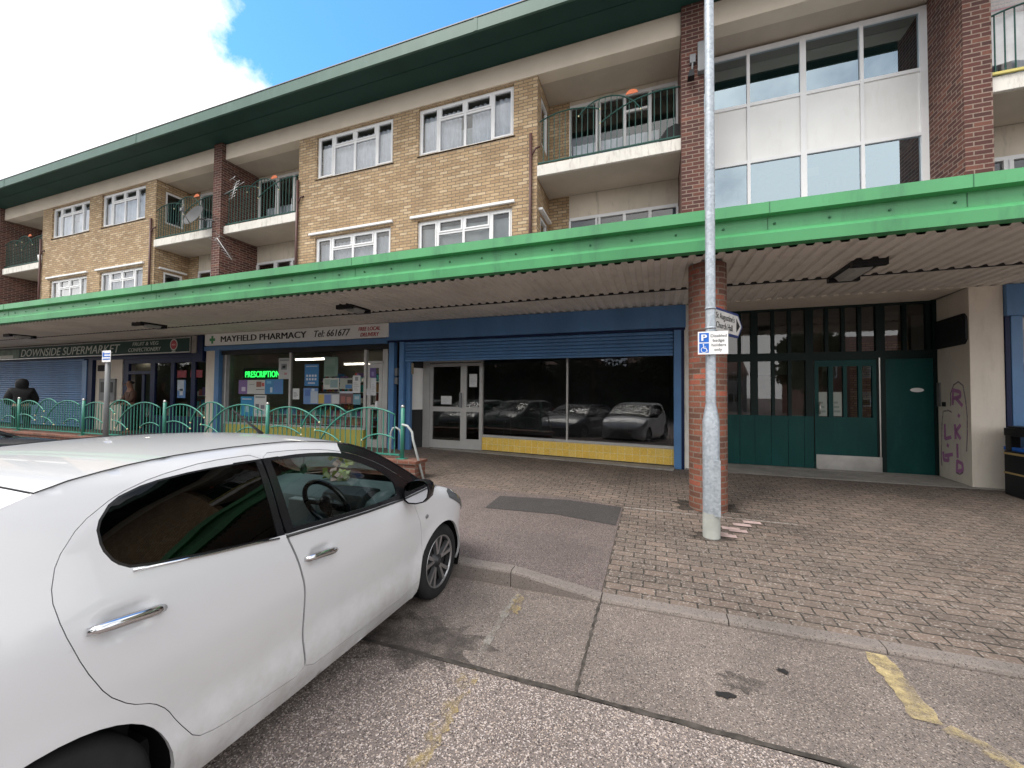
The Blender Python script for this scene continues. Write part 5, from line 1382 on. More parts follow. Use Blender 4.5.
P_FSUR = [(-1.4895,1.345),(-1.25,1.342),(-1.03,1.318),(-.90,1.285),(-.69,1.19),(-.50,1.07),(-.42,.985),(-.425,.925),(-.60,.935),(-.9,.945),(-1.2,.963),(-1.472,.984)]
P_BPIL = [(-1.62,.992),(-1.40,.978),(-1.40,1.346),(-1.64,1.348)]
P_PILLAR = [(-.985,1.351),(-.98,1.29),(-.86,1.20),(-.68,1.10),(-.60,1.0),(-.58,.945),(-.41,.92),(-.30,.905),(-.17,.93),(-.02,.9),(.01,.93),(-.26,1.05),(-.475,1.22),(-.7,1.35),(-.86,1.43),(-.95,1.43)]
def inside(p, poly):
    c = False; n = len(poly); x, y = p
    for i in range(n):
        x0, y0 = poly[i]; x1, y1 = poly[i-1]
        if (y0 > y) != (y1 > y) and x < (x1-x0)*(y-y0)/(y1-y0)+x0: c = not c
    return c
def resample(poly, d):
    out = []
    for i in range(len(poly)):
        a = Vector(poly[i]); b = Vector(poly[(i+1) % len(poly)]); n = max(1, int((b-a).length/d+.5))
        for k in range(n): out.append(tuple(a+(b-a)*k/n))
    return out
def rounded(poly, it=1):
    """corner cutting that keeps the shape"""
    for _ in range(it):
        q = []
        for i in range(len(poly)):
            a = Vector(poly[i]); b = Vector(poly[(i+1) % len(poly)])
            q += [tuple(a*.8+b*.2), tuple(a*.2+b*.8)]
        poly = q
    return poly
def inset(poly, d):
    n = len(poly); A = sum(poly[i-1][0]*poly[i][1]-poly[i][0]*poly[i-1][1] for i in range(n)); s = 1 if A > 0 else -1
    out = []
    for i in range(n):
        p, a, b = Vector(poly[i]), Vector(poly[i-1]), Vector(poly[(i+1) % n])
        t = (b-a).normalized(); nn = Vector((-t.y, t.x))*s; out.append(tuple(p+nn*d))
    return out
def side_outline():
    bot = [(-2.845,.33),(-2.82,.24),(-2.70,.20),(-2.30-.335,.21)]
    arch_r = [(-2.30+.338*math.cos(t), .288+.338*math.sin(t)) for t in [math.radians(192-8*i*204/200) for i in range(26)]]
    arch_f = [(.0+.338*math.cos(t), .28+.338*math.sin(t)) for t in [math.radians(195-8*i*210/200) for i in range(26)]]
    pts = bot+arch_r+[(-1.9,.175),(-1.4,.155),(-.8,.15),(-.36,.15)]+arch_f+[(.36,.17),(.50,.18),(.60,.24),(.634,.33)]
    top = [(f, interp(f, ZE)-.002) for f in [.642,.636,.625,.61,.59,.56,.53,.48,.42,.35,.28,.2,.12,.03,-.06,-.16,-.26,-.37,-.475,-.58,-.685,-.79,-.89,-1.0,-1.1,-1.22,-1.34,-1.45,-1.6,-1.75,-1.85,-1.94,-2.02,-2.1,-2.19,-2.27,-2.36,-2.43,-2.5,-2.58,-2.66,-2.72,-2.77,-2.81,-2.83,-2.845,-2.85]]
    return pts+top
def cardata():
    out = side_outline()
    fd = rounded(P_FDOOR); rd = rounded(P_RDOOR); fw = rounded(P_FWIN); rw = rounded(P_RWIN); fs_ = rounded(P_FSUR); rs_ = rounded(P_RSUR)
    fdi = inset(fd, .0026); rdi = inset(rd, .0026)
    loops = [resample(out, .04), resample(fd, .03), resample(rd, .03), resample(fdi, .03), resample(rdi, .03), resample(fw, .03), resample(rw, .03), resample(fs_, .03), resample(rs_, .03), resample(P_PILLAR, .03), resample(P_BPIL, .03)]
    V = []; Ed = []
    for L in loops:
        b = len(V); V += [Vector(p) for p in L]; Ed += [(b+i, b+(i+1) % len(L)) for i in range(len(L))]
    con = [tuple(v) for v in V]
    cell = {}
    for p in con: cell.setdefault((int(p[0]*40+400), int(p[1]*40)), []).append(p)
    def near(p, d):
        i, j = int(p[0]*40+400), int(p[1]*40)
        return any((q[0]-p[0])**2+(q[1]-p[1])**2 < d*d for a in (-1,0,1) for b in (-1,0,1) for q in cell.get((i+a, j+b), ()))
    f = -2.84
    while f < .645:
        stp = .032 if -2.3 < f < .3 else .02
        z = .16
        while z < 1.45:
            p = (f, z)
            if inside(p, out) and not near(p, .013): V.append(Vector(p))
            z += .03
        f += stp
    for hx, hz in HANDLES:
        for i in range(-9, 10):
            for j in range(-5, 6):
                p = (hx+i*.015, hz+j*.013)
                if not near(p, .012): V.append(Vector(p))
    v2, e2, f2, *_ = delaunay_2d_cdt(V, Ed, [], 0, 1e-6)
    parts = {}
    for t in f2:
        c = (sum(v2[i].x for i in t)/3, sum(v2[i].y for i in t)/3)
        if not inside(c, out): continue
        if inside(c, fw): k = 'front_glass'
        elif inside(c, rw): k = 'rear_glass'
        elif inside(c, fs_) or (inside(c, fdi) and (inside(c, P_PILLAR) or inside(c, P_BPIL))): k = 'front_trim'
        elif inside(c, rs_) or (inside(c, rdi) and inside(c, P_BPIL)): k = 'rear_trim'
        elif inside(c, fdi): k = 'front_door'
        elif inside(c, rdi): k = 'rear_door'
        elif inside(c, fd) or inside(c, rd): k = 'gap'
        elif inside(c, P_PILLAR): k = 'pillar'
        elif -1.60 < c[0] < -1.3 and .30 < c[1] < 1.345 : k = 'gap'
        else: k = 'body'
        parts.setdefault(k, []).append(t)
    return v2, parts
CARV, CARP = cardata()
def side_mesh(keys, sgn, off=0, rim=0):
    """off: metres inwards; rim: depth of an inward turned edge"""
    mb = MB(); used = {}; V = []; F = []
    for k in keys:
        for t in CARP.get(k, ()):
            q = []
            for i in t:
                if i not in used:
                    used[i] = len(V); f, z = CARV[i]; w = halfw(f, z)
                    V.append((sgn*max(w-off, 0), f, z))
                q.append(used[i])
            F.append(q if sgn > 0 else q[::-1])
    if rim:
        cnt = {}
        for q in F:
            for a, b in ((q[0],q[1]),(q[1],q[2]),(q[2],q[0])): cnt[(a, b)] = cnt.get((a, b), 0)+1
        rimv = {}
        for (a, b) in list(cnt):
            if (b, a) in cnt: continue
            for i in (a, b):
                if i not in rimv: rimv[i] = len(V); v = V[i]; V.append(v); V.append((v[0]-sgn*rim, v[1], v[2]))
            F.append([rimv[b], rimv[a], rimv[a]+1, rimv[b]+1])
    return V, F
def car_paint(name, c, rough=.28):
    m, nt, bs = nmat(name)
    n = noise(nt, 2.2, 6, rough=.65)
    d = noise(nt, 6, 8, rough=.7)
    geo = N(nt, 'TexCoord'); sp = N(nt, 'SeparateXYZ'); nt.links.new(geo.outputs['Object'], sp.inputs[0])
    low = ramp(nt, sp.outputs['Z'], .18, .62, (1,1,1), (0,0,0))
    mm = N(nt, 'Math', operation='MULTIPLY'); nt.links.new(low, mm.inputs[0]); nt.links.new(ramp(nt, d, .34, .68), mm.inputs[1])
    col = mixc(nt, mm.outputs[0], c, [c[0]*.66, c[1]*.63, c[2]*.59])      # road film splashed on the lower panels
    col = mixc(nt, .05, col, ramp(nt, n, .35, .65, (.75,)*3, (1,)*3), 'MULTIPLY')
    nt.links.new(col, bs.inputs['Base Color']); bs.inputs['Roughness'].default_value = rough
    bs.inputs['Coat Weight'].default_value = .8; bs.inputs['Coat Roughness'].default_value = .03
    return m
M['carwhite'] = car_paint('white_car_paint', (.62,.62,.635))
M['cardark'] = car_paint('dark_blue_car_paint', (.012,.016,.035), .3)
M['carsilver'] = car_paint('silver_car_paint', (.22,.23,.24), .3)
M['carblack'] = car_paint('black_car_paint', (.010,.010,.011), .3)
M['cargrey'] = car_paint('grey_car_paint', (.09,.095,.10), .3)
M['gloss'] = plain('gloss_black_trim', (.010,.010,.012), .18)
M['trim'] = plain('matt_black_trim', (.016,.016,.017), .5)
M['chrome'] = plain('chrome', (.62,.62,.63), .12, 1)
M['rubber'] = paint('tyre_rubber', (.020,.020,.021), .8, .2, 8)
M['alloy'] = plain('alloy_rim', (.42,.42,.43), .28, .85)
M['gunm'] = plain('dark_alloy', (.035,.035,.037), .4, .3)
M['cglass'] = glass('car_glass', (.78,.86,.83), 1.5, .75)
M['tglass'] = glass('tinted_car_glass', (.015,.017,.019), 1.5, .7)
M['liner'] = plain('arch_liner', (.004,.004,.004), .9, spec=.1)
M['dash'] = paint('grey_dashboard', (.11,.14,.145), .6, .1, 4)
M['seat'] = paint('dark_seat_cloth', (.022,.022,.024), .9, .2, 10)
M['lampg'] = glass('lamp_cover', (.8,.82,.84), 1.5, 1.5)
M['tail'] = plain('tail_lamp_red', (.25,.01,.012), .2)
M['grille'] = plain('black_grille', (.012,.012,.012), .5)

def make_car(loc, label, paintm):
    O = Vector(loc)
    car = thing('parked_car', loc, label, 'car', 'cars parked nose in along the kerb')
    def part(V, F, nm, mat, parent=car, sm=True, recalc=False):
        mb = MB(); mb.add([(a+O.x, b+O.y, c+O.z) for a, b, c in V], F, 0, sm)
        return mb.build(nm, mat, parent, org=O, recalc=recalc)
    def pm(mb, nm, mat, parent=car, **k):
        mb.v = [(a+O.x, b+O.y, c+O.z) for a, b, c in mb.v]; return mb.build(nm, mat, parent, org=O, **k)
    both = lambda keys, **k: [side_mesh(keys, s, **k) for s in (1, -1)]
    def join(L):
        V, F = [], []
        for v, f in L: b = len(V); V += v; F += [[i+b for i in q] for q in f]
        return V, F
    # body: both sides, with the roof, nose and tail sheets over the top
    body = part(*join(both(['body'], rim=.02)), 'body', paintm)
    for s in (1, -1): part(*side_mesh(['gap', 'front_door', 'rear_door'], s, off=.022), 'shut_gap', M['liner'], body)
    st = [-2.86,-2.85,-2.84,-2.83,-2.81,-2.79,-2.76,-2.72,-2.66,-2.58,-2.5,-2.42,-2.34,-2.275,-2.27,-2.19,-2.1,-2.02,-1.94,-1.85,-1.75,-1.6,-1.45,-1.34,-1.22,-1.1,-1.0,-.93,-.89,-.79,-.685,-.58,-.475,-.37,-.26,-.16,-.06,-.02,.03,.12,.2,.28,.35,.42,.48,.53,.56,.59,.61,.625,.636,.642,.645]
    ncol = 24
    def topsheet(f0, f1, nm, mat, u0=-1, u1=1, dz=0, parent=car, lip=0):
        S = [f for f in st if f0-1e-6 <= f <= f1+1e-6]; V = []; F = []
        for f in S:
            ze = interp(f, ZE); w = halfw(f, ze-.003); c = crown(f)
            for j in range(ncol+1):
                u = u0+(u1-u0)*j/ncol; V.append((u*w, f, ze-.002+dz+c*(1-abs(u)**2.3)))
        n = ncol+1
        for i in range(len(S)-1):
            for j in range(ncol): a = i*n+j; F.append((a, a+1, a+n+1, a+n))
        return part(V, F, nm, mat, parent)
    roof = topsheet(-2.27, -.89, 'roof', paintm)
    tg = topsheet(-2.86, -2.275, 'tailgate', paintm)
    topsheet(-2.66, -2.36, 'rear_screen', M['tglass'], -.8, .8, .004, tg)
    topsheet(-.89, -.02, 'windscreen', M['cglass'], -.93, .93, .002)
    for u0, u1 in ((-1, -.93), (.93, 1)): topsheet(-.93, -.02, 'screen_pillar', M['gloss'], u0, u1, .001, roof)
    topsheet(-.06, .03, 'scuttle', M['trim'], -1, 1, .004)
    bon = topsheet(.03, .645, 'bonnet', paintm)
    # roof gutters: dark lines between roof and sides, and the tailgate line
    mb = MB()
    for s in (1, -1):
        L = [(s*(halfw(f, interp(f, ZE)-.003)+.001), f, interp(f, ZE)+.001) for f in st if -2.27 <= f <= -.89]
        mb.tube(L, .0024, 5)
    f_ = -2.272; ze = interp(f_, ZE); w_ = halfw(f_, ze-.003); mb.tube([(u*w_, f_, ze+crown(f_)*(1-abs(u)**2.3)) for u in [-1+i/12 for i in range(25)]], .0024, 5)
    pm(mb, 'gutter', M['trim'], roof)
    for s in (1, -1):
        fp = part(*side_mesh(['pillar'], s), 'front_pillar', M['gloss'])
        mb = MB().tube([(s*(halfw(f, interp(f, ZE)-.003)-.001), f, interp(f, ZE)-.001) for f in st if -.95 <= f <= -.02], .006, 6); pm(mb, 'pillar_edge', M['gloss'], fp)
    for s in (1, -1):
        # doors
        for dn, tn, gn, gm, hp in (('front_door', 'front_trim', 'front_glass', M['cglass'], HANDLES[0]), ('rear_door', 'rear_trim', 'rear_glass', M['tglass'], HANDLES[1])):
            d = part(*side_mesh([dn], s, rim=.02), dn, paintm)
            part(*side_mesh([tn], s, off=.003, rim=.012), 'window_trim', M['gloss'], d)
            part(*side_mesh([gn], s, off=.006), 'glass', gm, d)
            hx, hz = hp; mb = MB(); P = []
            for i in range(9):
                t = -1+i/4; f = hx+t*.105; z = hz-.012*t+.004*(1-t*t); P.append((s*(plan(f)-interp(z, ZT)+.012*(1-t**4)+.004), f, z))
            mb.tube(P, [.012,.017,.019,.019,.019,.019,.019,.018,.012], 8); pm(mb, 'handle', M['chrome'], d)
            if dn == 'rear_door':
                mb = MB(); mb.tube([(s*(halfw(f, z)+.002), f, z) for f, z in [(-2.075,1.049),(-1.9,1.026),(-1.8,1.012),(-1.65,.995),(-1.515,.977)]], .006, 6); pm(mb, 'belt_strip', M['chrome'], d)
            else:
                mb = MB(); mb.tube([(s*(halfw(f, z)+.001), f, z) for f, z in [(-1.475,.974),(-1.2,.955),(-.9,.938),(-.6,.928),(-.43,.922)]], .0075, 6); pm(mb, 'belt_strip', M['trim'], d)
        # mirror
        mx0 = s*.735; mb = MB()
        cxm, cym, czm = s*.875, -.50, .985
        V = []; F = []; nr = 12
        prof_ = [(-.035,1.0),(0,1.03),(.05,.95),(.09,.72),(.115,.4),(.122,.02)]
        for yo, k in prof_:
            for i in range(nr):
                t = 2*PI*i/nr; ca, sa = math.cos(t), math.sin(t)
                ex = math.copysign(abs(ca)**.75, ca)*.105*k; ez = math.copysign(abs(sa)**.75, sa)*.083*k
                V.append((cxm+ex, cym+yo, czm+ez+.02*ca*s))
        for i in range(len(prof_)-1):
            for j in range(nr): F.append((i*nr+j, i*nr+(j+1) % nr, (i+1)*nr+(j+1) % nr, (i+1)*nr+j))
        m_ = part(V, F, 'mirror', M['gloss'], recalc=True)
        part([V[i] if False else (cxm+(V[i][0]-cxm)*.90, cym-.03, czm+(V[i][2]-czm)*.90) for i in range(nr)], [tuple(range(nr))], 'mirror_glass', plain('mirror_silver', (.75,.77,.80), .04, 1), m_, sm=False)
        mb = MB().tube([(s*.725, -.47, .955), (s*.80, -.47, .965)], .032, 8); pm(mb, 'mirror_arm', M['trim'], m_)
        # lamps
        pts = [(f, z) for f, z in ((.10,.845),(.18,.85),(.30,.80),(.40,.74),(.47,.665),(.52,.60),(.50,.555),(.43,.60),(.32,.68),(.2,.745),(.11,.79))]
        hl = MB(); ctr = (sum(p[0] for p in pts)/len(pts), sum(p[1] for p in pts)/len(pts))
        ring1 = [(s*(halfw(f, min(z, interp(f, ZE)-.004))+.004), f, z) for f, z in pts]; ring2 = [(s*(halfw(f, min(z, interp(f, ZE)-.004))+.009), f, z) for f, z in [(ctr[0]+(p[0]-ctr[0])*.55, ctr[1]+(p[1]-ctr[1])*.55) for p in pts]]
        n_ = len(pts); hl.add(ring1+ring2+[(s*(halfw(*ctr)+.010), ctr[0], ctr[1])], [(i, (i+1) % n_, n_+(i+1) % n_, n_+i) for i in range(n_)]+[(n_+i, n_+(i+1) % n_, 2*n_) for i in range(n_)], 0, True)
        pm(hl, 'headlight', plain('headlamp_grey', (.10,.105,.11), .15), recalc=True)
        tl = [(-2.62,1.03),(-2.50,1.05),(-2.40,1.03),(-2.385,.99),(-2.45,.90),(-2.56,.83),(-2.68,.82)]
        cc_ = (-2.53,.94); mb = MB(); nn_ = len(tl)
        mb.add([(s*(halfw(f, z)+.006), f, z) for f, z in tl]+[(s*(halfw(*cc_)+.012), *cc_)], [(i, (i+1) % nn_, nn_) for i in range(nn_)], 0, True); pm(mb, 'tail_light', M['tail'], recalc=True)
        # side repeater
        mb = MB().ball((s*(halfw(-.25,.73)+.002), -.25, .73), .022, 10, 0, (.3, 1, .7)); pm(mb, 'side_repeater', M['grey'])
    zc_ = interp(-1.02, ZE)+crown(-1.02)
    mb = MB().tube([(0, -1.02, zc_-.005), (0, -1.06, zc_+.03), (0, -1.22, zc_+.16)], [.014, .009, .004], 8); pm(mb, 'roof_aerial', M['trim'], roof)
    # nose: grille, plate recess
    mb = MB()
    def nose(z0, z1, h, off, nm, mat, par=body):
        V = []; F = []; n = 18
        for z in (z0, (z0+z1)/2, z1):
            for i in range(n+1):
                x = -h+2*h*i/n
                # find forward station where the half width equals |x|
                lo, hi = 0, .645
                for _ in range(24):
                    m = (lo+hi)/2
                    if halfw(m, z) > abs(x): lo = m
                    else: hi = m
                V.append((x, lo+off, z))
        for r_ in range(2):
            for i in range(n): a = r_*(n+1)+i; F.append((a, a+1, a+n+2, a+n+1))
        return part(V, F, nm, mat, par)
    nose(.22, .40, .36, .004, 'lower_grille', M['grille']); nose(.515, .545, .42, .007, 'upper_grille', M['chrome']); nose(.47, .505, .40, .006, 'badge_bar', M['grille'])
    # wheels
    def wheel(x, y, s):
        w = MB(); R = .294
        w.lathe([(.195, .075), (.225, .085), (.262, .085), (.278, .076), (R, .055), (R+.002, 0), (R, -.055), (.278, -.076), (.25, -.085), (.195, -.075)], 48, (0,0,0), 'x')
        gr = [a for a in range(48)]
        k = pm(_mv(w, x, y, .29, s), 'wheel', M['rubber'])
        r = MB(); r.lathe([(.206, .072), (.207, .080), (.200, .082), (.193, .070)], 48, (0,0,0), 'x')
        for i in range(5):                               # five split spokes
            for d_ in (-.19, .19):
                a = 2*PI*i/5+.35; p = (.055*math.cos(a+d_*.4), .055*math.sin(a+d_*.4)); q = (.200*math.cos(a+d_*1.15), .200*math.sin(a+d_*1.15))
                t = Vector((q[0]-p[0], q[1]-p[1])).normalized(); n = Vector((-t.y, t.x))
                for (w0, w1) in ((.011, .0155),):
                    P = [(p[0]-n.x*w0, p[1]-n.y*w0), (q[0]-n.x*w1, q[1]-n.y*w1), (q[0]+n.x*w1, q[1]+n.y*w1), (p[0]+n.x*w0, p[1]+n.y*w0)]
                    V = [(.062 if j in (0, 3) else .074, c[0], c[1]) for j, c in enumerate(P)]+[(.035, c[0], c[1]) for c in P]
                    r.add(V, [(0,1,2,3),(0,4,5,1),(1,5,6,2),(2,6,7,3),(3,7,4,0)])
        pm(_mv(r, x, y, .29, s), 'rim', M['alloy'], k)
        b = MB(); b.lathe([(.193, .070), (.189, .03)], 48, (0,0,0), 'x'); b.lathe([(0, .02), (.19, .02), (.19, -.05), (0, -.05)], 24, (0,0,0), 'x', smooth=False); b.lathe([(0, .076), (.03, .075), (.036, .06), (.062, .05), (.07, .02)], 20, (0,0,0), 'x')
        pm(_mv(b, x, y, .29, s), 'wheel_disc', M['gunm'], k)
    def _mv(mb, x, y, z, s):
        mb.v = [(x+s*a, y+b, z+c) for a, b, c in mb.v]; return mb
    for s in (1, -1):
        wheel(s*.690, 0, s); wheel(s*.690, -2.30, s)
    # arch liners, floor
    mb = MB()
    for y, R in ((0, .345), (-2.30, .345)):
        for s in (1, -1):
            P = [(y+R*math.cos(t), .285+R*math.sin(t)) for t in [math.radians(-25+230*i/22) for i in range(23)]]
            n_ = len(P)
            V = [(s*.775, a, b) for a, b in P]+[(s*.50, a, b) for a, b in P]
            mb.add(V, [(i, i+1, n_+i+1, n_+i) for i in range(n_-1)]+[tuple(range(n_, 2*n_))], 0, True)
    mb.box(-.66, .66, -2.78, .5, .16, .20).box(-.48, .48, .3, .56, .2, .6)
    pm(mb, 'underbody', M['liner'], recalc=False)
    # cabin
    mb = MB(); P = [(-.62,.62),(-.66,.80),(-.62,.90),(-.50,.945),(-.25,.955),(-.10,.93),(-.06,.60)]
    mb.prism(P, 'x', -.66, .66)
    pm(mb, 'dashboard', M['dash'], recalc=True, bevel=.02)
    mb = MB(); mb.prism([(-.70,.86),(-.66,.955),(-.56,.985),(-.45,.965),(-.45,.86)], 'x', .16, .52); pm(mb, 'instrument_pod', M['trim'], bevel=.02)
    mb = MB(); c = Vector((.35, -.81, .925)); tilt = math.radians(24)
    ring_ = [c+Vector((.178*math.cos(t), -.178*math.sin(t)*math.sin(tilt), .178*math.sin(t)*math.cos(tilt))) for t in [2*PI*i/28 for i in range(28)]]
    mb.tube(ring_, .0165, 8, closed=True).tube([c+Vector((-.17,0,0)), c, c+Vector((.17,0,0))], .016, 6).tube([c, c+Vector((0,.07,-.165))], .018, 6).tube([c, c+Vector((0,.32,-.12))], .035, 8).ball(tuple(c), .062, 12, 0, (1,.5,1))
    pm(mb, 'steering_wheel', M['gloss'])
    mb = MB().box(-.10, .10, -.72, -.655, .70, .90); pm(mb, 'centre_screen', plain('pale_screen_surround', (.28,.30,.31), .3), bevel=.01)
    for sx in (.36, -.36):
        mb = MB().prism([(-1.05,.40),(-1.02,.52),(-1.45,.50),(-1.62,.95),(-1.66,1.06),(-1.75,1.05),(-1.62,.45),(-1.55,.36)], 'x', sx-.23, sx+.23)
        mb.prism([(-1.66,1.07),(-1.62,1.24),(-1.70,1.28),(-1.76,1.24),(-1.76,1.07)], 'x', sx-.13, sx+.13)
        pm(mb, 'seat', M['seat'], bevel=.03)
    mb = MB().prism([(-2.0,.35),(-1.98,.52),(-2.3,.50),(-2.45,1.10),(-2.55,1.10),(-2.4,.35)], 'x', -.6, .6); pm(mb, 'rear_seat', M['seat'], bevel=.03)
    mb = MB().box(-.64, .64, -2.6, -.1, .20, .36); pm(mb, 'cabin_floor', M['seat'])
    for s in (1, -1):
        V = []; F = []
        mb = MB().box(s*.70, s*.735, -1.40, -.40, .3, .93).box(s*.70, s*.735, -1.92, -1.42, .4, .98); pm(mb, 'door_card', M['seat'])
    mb = MB().tube([(0, -.62, 1.33), (0, -.60, 1.27)], .006, 5).box(-.09, .09, -.63, -.605, 1.215, 1.275); pm(mb, 'inner_mirror', M['trim'])
    return car
CAR_AT = (-2.46, 2.96, -.028)
car = make_car(CAR_AT, 'white hatchback with a black middle pillar and chrome door handles, nearest in the row', M['carwhite'])
# loose things in the white car
O = Vector(CAR_AT)
mb = MB()
for i in range(26):  # clump of small flat scraps in yellow green, pale and pinkish
    a = random.uniform(0, 6.28); r = random.uniform(.01, .07); x, y, z = -.05+r*math.cos(a)*1.6, -.30+r*math.sin(a), .962+random.uniform(0, .07)
    w = Vector((random.uniform(-1,1), random.uniform(-1,1), random.uniform(-.2,1))).normalized()*.03; u = w.orthogonal().normalized()*.018
    c = Vector((x, y, z))+O; mb.add([c-w-u, c+w-u, c+w+u, c-w+u], [(0,1,2,3)], i % 3)
tag(mb.build('dash_clump', [plain('scrap_yellow_green', (.35,.42,.10), .7), plain('scrap_pale', (.5,.52,.3), .7), plain('scrap_pinkish', (.45,.32,.30), .7)], None, org=O+Vector((-.05,-.3,.957)), recalc=False), 'small bunch of yellow green flowers on the dashboard of the white car', 'flowers')
mb = MB(); c = O+Vector((-.02,-.66,1.12)); mb.tube([c+Vector((0,0,.09)), c+Vector((0,0,.03))], .003, 4).lathe([(0,-.05),(.025,-.035),(.022,0),(.012,.025),(0,.03)], 10, tuple(c))
tag(mb.build('air_freshener', M['trim'], None, org=c), 'small dark air freshener hanging behind the windscreen of the white car', 'air freshener')
# the other cars of the row: copies with their own paint and proportions
def kids(o): return [c for c in list(o.children)]
def copy_car(src, loc, sc, paintm, label):
    def cp(o, par):
        c = o.copy(); COL.objects.link(c); c.parent = par
        for i, sl in enumerate(c.material_slots):
            if sl.material == M['carwhite']: sl.link = 'OBJECT'; sl.material = paintm
        for k in kids(o): cp(k, c)
        return c
    r = src.copy(); COL.objects.link(r); r.location = loc; r.scale = sc; r['label'] = label
    for k in kids(src): cp(k, r)
    return r
copy_car(car, (-4.93, 2.95, -.03), (1.10, 1.24, .925), M['cardark'], 'low dark blue car behind the white hatchback, only its roof showing')
copy_car(car, (-7.75, 2.95, -.03), (1.10, 1.15, 1.02), M['carblack'], 'black car third in the row, seen mirrored in the empty shop window')
copy_car(car, (-10.4, 2.9, -.03), (1.08, 1.12, 1.0), M['carsilver'], 'silver car fourth in the row, seen mirrored in the empty shop window')
# ------------------------------------------------------------------ the far side of the street, seen mirrored in the glass
M['bark'] = paint('tree_bark', (.06,.045,.035), .9, .3, 6)
M['leaf'] = paint('tree_leaf', (.045,.07,.025), .7, .35, 1.5)
M['leaf2'] = paint('tree_leaf_dark', (.025,.045,.022), .7, .35, 1.5)
def tree(x, y, h, w, lab, seed, mat, n=4200):
    rnd = random.Random(seed); t = thing('street_tree', (x, y, -.05), lab, 'tree', 'trees across the street')
    o = t.location.copy(); mb = MB()
    mb.tube([(x, y, -.05), (x+.1, y, h*.3), (x-.05, y+.1, h*.6), (x, y, h*.85)], [.22, .17, .11, .03], 8)
    cl = []
    for i in range(9):
        a = rnd.uniform(0, 6.28); z = h*rnd.uniform(.35, .85); L = w*rnd.uniform(.5, 1)*(1.1-z/h*.6)
        e = Vector((x+L*math.cos(a), y+L*math.sin(a), z+L*.5)); mb.tube([(x, y, z-.3), ((x+e.x)/2, (y+e.y)/2, z+.1), e], [.07, .05, .015], 5); cl.append((e, L*.6+.3))
    cl.append((Vector((x, y, h*.9)), w*.5))
    mb.build('trunk', M['bark'], t, org=o)
    c = MB()
    for i in range(n):
        e, r = cl[rnd.randrange(len(cl))]
        d = Vector((rnd.gauss(0, 1), rnd.gauss(0, 1), rnd.gauss(0, .8))); d = d.normalized()*r*rnd.random()**.5
        p = e+d; u = Vector((rnd.uniform(-1,1), rnd.uniform(-1,1), rnd.uniform(-1,1))).normalized(); v = u.orthogonal().normalized(); s_ = rnd.uniform(.08, .17)
        c.add([p-u*s_-v*s_*.6, p+u*s_-v*s_*.6, p+u*s_+v*s_*.6, p-u*s_+v*s_*.6], [(0,1,2,3)])
    c.build('crown', mat, t, org=o, recalc=False)
for i, (x, y, h, w, lab) in enumerate(((-9.5, -10.5, 8.0, 2.6, 'broad tree across the street mirrored in the left shop window'), (-5.2, -11.5, 7.0, 2.2, 'tree across the street facing the empty shop'), (-1.4, -10.2, 8.5, 2.4, 'tall tree across the street mirrored beside the mullion'), (9.2, -12.0, 6.0, 1.9, 'small tree across the street mirrored in the green entrance'), (-15.0, -11.0, 7.5, 2.5, 'tree across the street opposite the pharmacy'), (-21.5, -12.0, 8.0, 2.6, 'tree across the street opposite the supermarket'), (-33, -13, 8.5, 3.0, 'broad tree far to the left across the street'), (-42, -12, 8.0, 3.0, 'second tree far to the left across the street'), (-52, -13, 9.0, 3.2, 'third tree far to the left across the street'), (-64, -13, 9.0, 3.4, 'farthest tree across the street on the left'))):
    tree(x, y, h, w, lab, i+3, M['leaf'] if i % 2 else M['leaf2'])
MB().box(-60, 40, -9.6, -9.02, -.08, .08).build('far_kerb', M['kerbst'], kind='structure')
M['render'] = paint('house_render', (.30,.27,.24), .85, .1, 1); M['tile'] = brick('roof_tile', (.16,.08,.06), (.12,.07,.055), (.2,.1,.07), (.05,.03,.03), bw=.25, rh=.28, ms=.015)
def house(x0, x1, y, d, h, lab, wall):
    t = thing('house', ((x0+x1)/2, y, 0), lab, 'house', 'houses across the street'); o = t.location.copy()
    wn = []
    n = int((x1-x0)/2.6)
    for i in range(n):
        cx = x0+(x1-x0)*(i+.5)/n; wn += [(cx-.65, cx+.65, .9, 2.1), (cx-.65, cx+.65, 3.4, 4.5)]
    mb = wall_open(x0, x1, -.1, h, 0, -.1, wn)      # its front faces +y
    mb.v = [(v[0], y-v[1]*-1, v[2]) for v in mb.v]
    mb.box(x0, x1, y-d, y-d+.1, -.1, h).box(x0, x0+.1, y-d+.11, y-.001, -.1, h).box(x1-.1, x1, y-d+.11, y-.001, -.1, h)
    mb.build('wall', wall, t, org=o, recalc=False)
    MB().prism([(y+.35, h-.05), (y-d/2, h+2.3), (y-d-.35, h-.05)], 'x', x0-.2, x1+.2).build('roof', M['tile'], t, org=o)
    for a, b, c, e in wn:
        f = MB(); rect_frame(f, a, b, c, e, .07, y-.08, y-.02); f.box((a+b)/2-.03, (a+b)/2+.03, y-.078, y-.022, c+.07, e-.07)
        w = f.build('window', M['upvc'], t, org=o)
        MB().quad((a, y-.06, c), (b, y-.06, c), (b, y-.06, e), (a, y-.06, e)).build('pane', M['glass'], w, org=o, recalc=False)
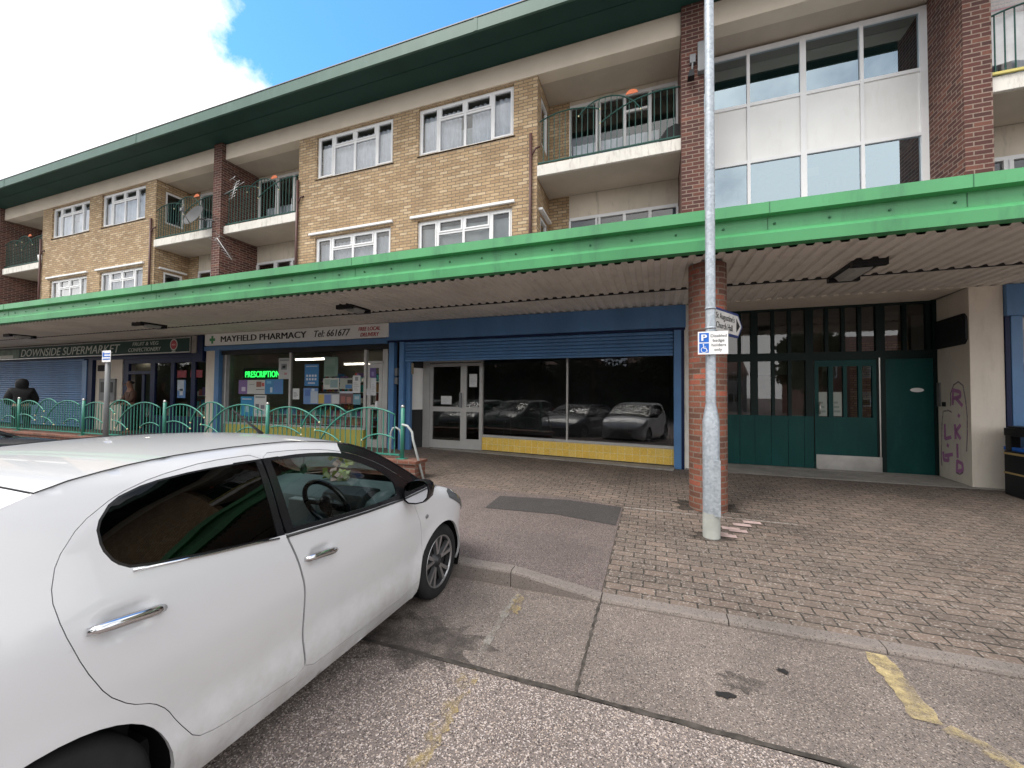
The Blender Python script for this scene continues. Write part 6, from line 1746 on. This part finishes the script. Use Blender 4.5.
house(-30, -17, -24, 8, 5.2, 'long pale rendered terrace across the street', M['render'])
house(-70, -34, -26, 9, 7.5, 'long dull brick block far to the left across the street', M['brick_low'])
house(-12, -3, -26, 8, 5.2, 'brick house across the street behind the trees', M['brick_low'])
house(2, 10, -34, 8, 4.2, 'pale rendered house across the street opposite the entrance', M['render'])
house(13, 22, -24, 8, 5.2, 'brick house at the far end across the street', M['brick_low'])

for x0, x1, hh, lab, sd_ in ((-85, -34.2, 4.6, 'very long tall dark hedge far to the left across the street', 7), (-34, -12.5, 4.0, 'long dark clipped hedge across the street opposite the shops', 5), (-12.3, 1.2, 4.3, 'tall dark hedge across the street opposite the empty shop', 6)):
    rnd = random.Random(sd_); t = thing('hedge', ((x0+x1)/2, -13.5, -.05), lab, 'hedge', 'hedges across the street'); mb = MB()
    for i in range(int((x1-x0)*420)):
        p = Vector((rnd.uniform(x0, x1), -13.5+rnd.uniform(-.6, .6), hh*rnd.random()**.6+rnd.uniform(-.15, .25)))
        u = Vector((rnd.uniform(-1,1), rnd.uniform(-1,1), rnd.uniform(-1,1))).normalized(); v = u.orthogonal().normalized(); q = rnd.uniform(.06, .13)
        mb.add([p-u*q-v*q*.6, p+u*q-v*q*.6, p+u*q+v*q*.6, p-u*q+v*q*.6], [(0,1,2,3)])
    n_ = int((x1-x0)/.5); top = [hh*rnd.uniform(.86, .98) for i in range(n_+1)]
    for i in range(n_):
        a, b = x0+(x1-x0)*i/n_, x0+(x1-x0)*(i+1)/n_
        for ya, yb in ((-13.05, -13.05), (-13.95, -13.95)): mb.quad((a, ya, 0), (b, yb, 0), (b, yb, top[i+1]), (a, ya, top[i]))
        mb.quad((a, -13.05, top[i]), (b, -13.05, top[i+1]), (b, -13.95, top[i+1]), (a, -13.95, top[i]))
    mb.build('foliage', M['leaf2'], t, org=t.location, recalc=False)
    st = MB()
    x = x0+.5
    while x < x1: st.tube([(x, -13.5, -.1), (x+.1, -13.45, hh*.7)], [.05, .02], 5); x += 1.1
    st.build('stems', M['bark'], t, org=t.location)
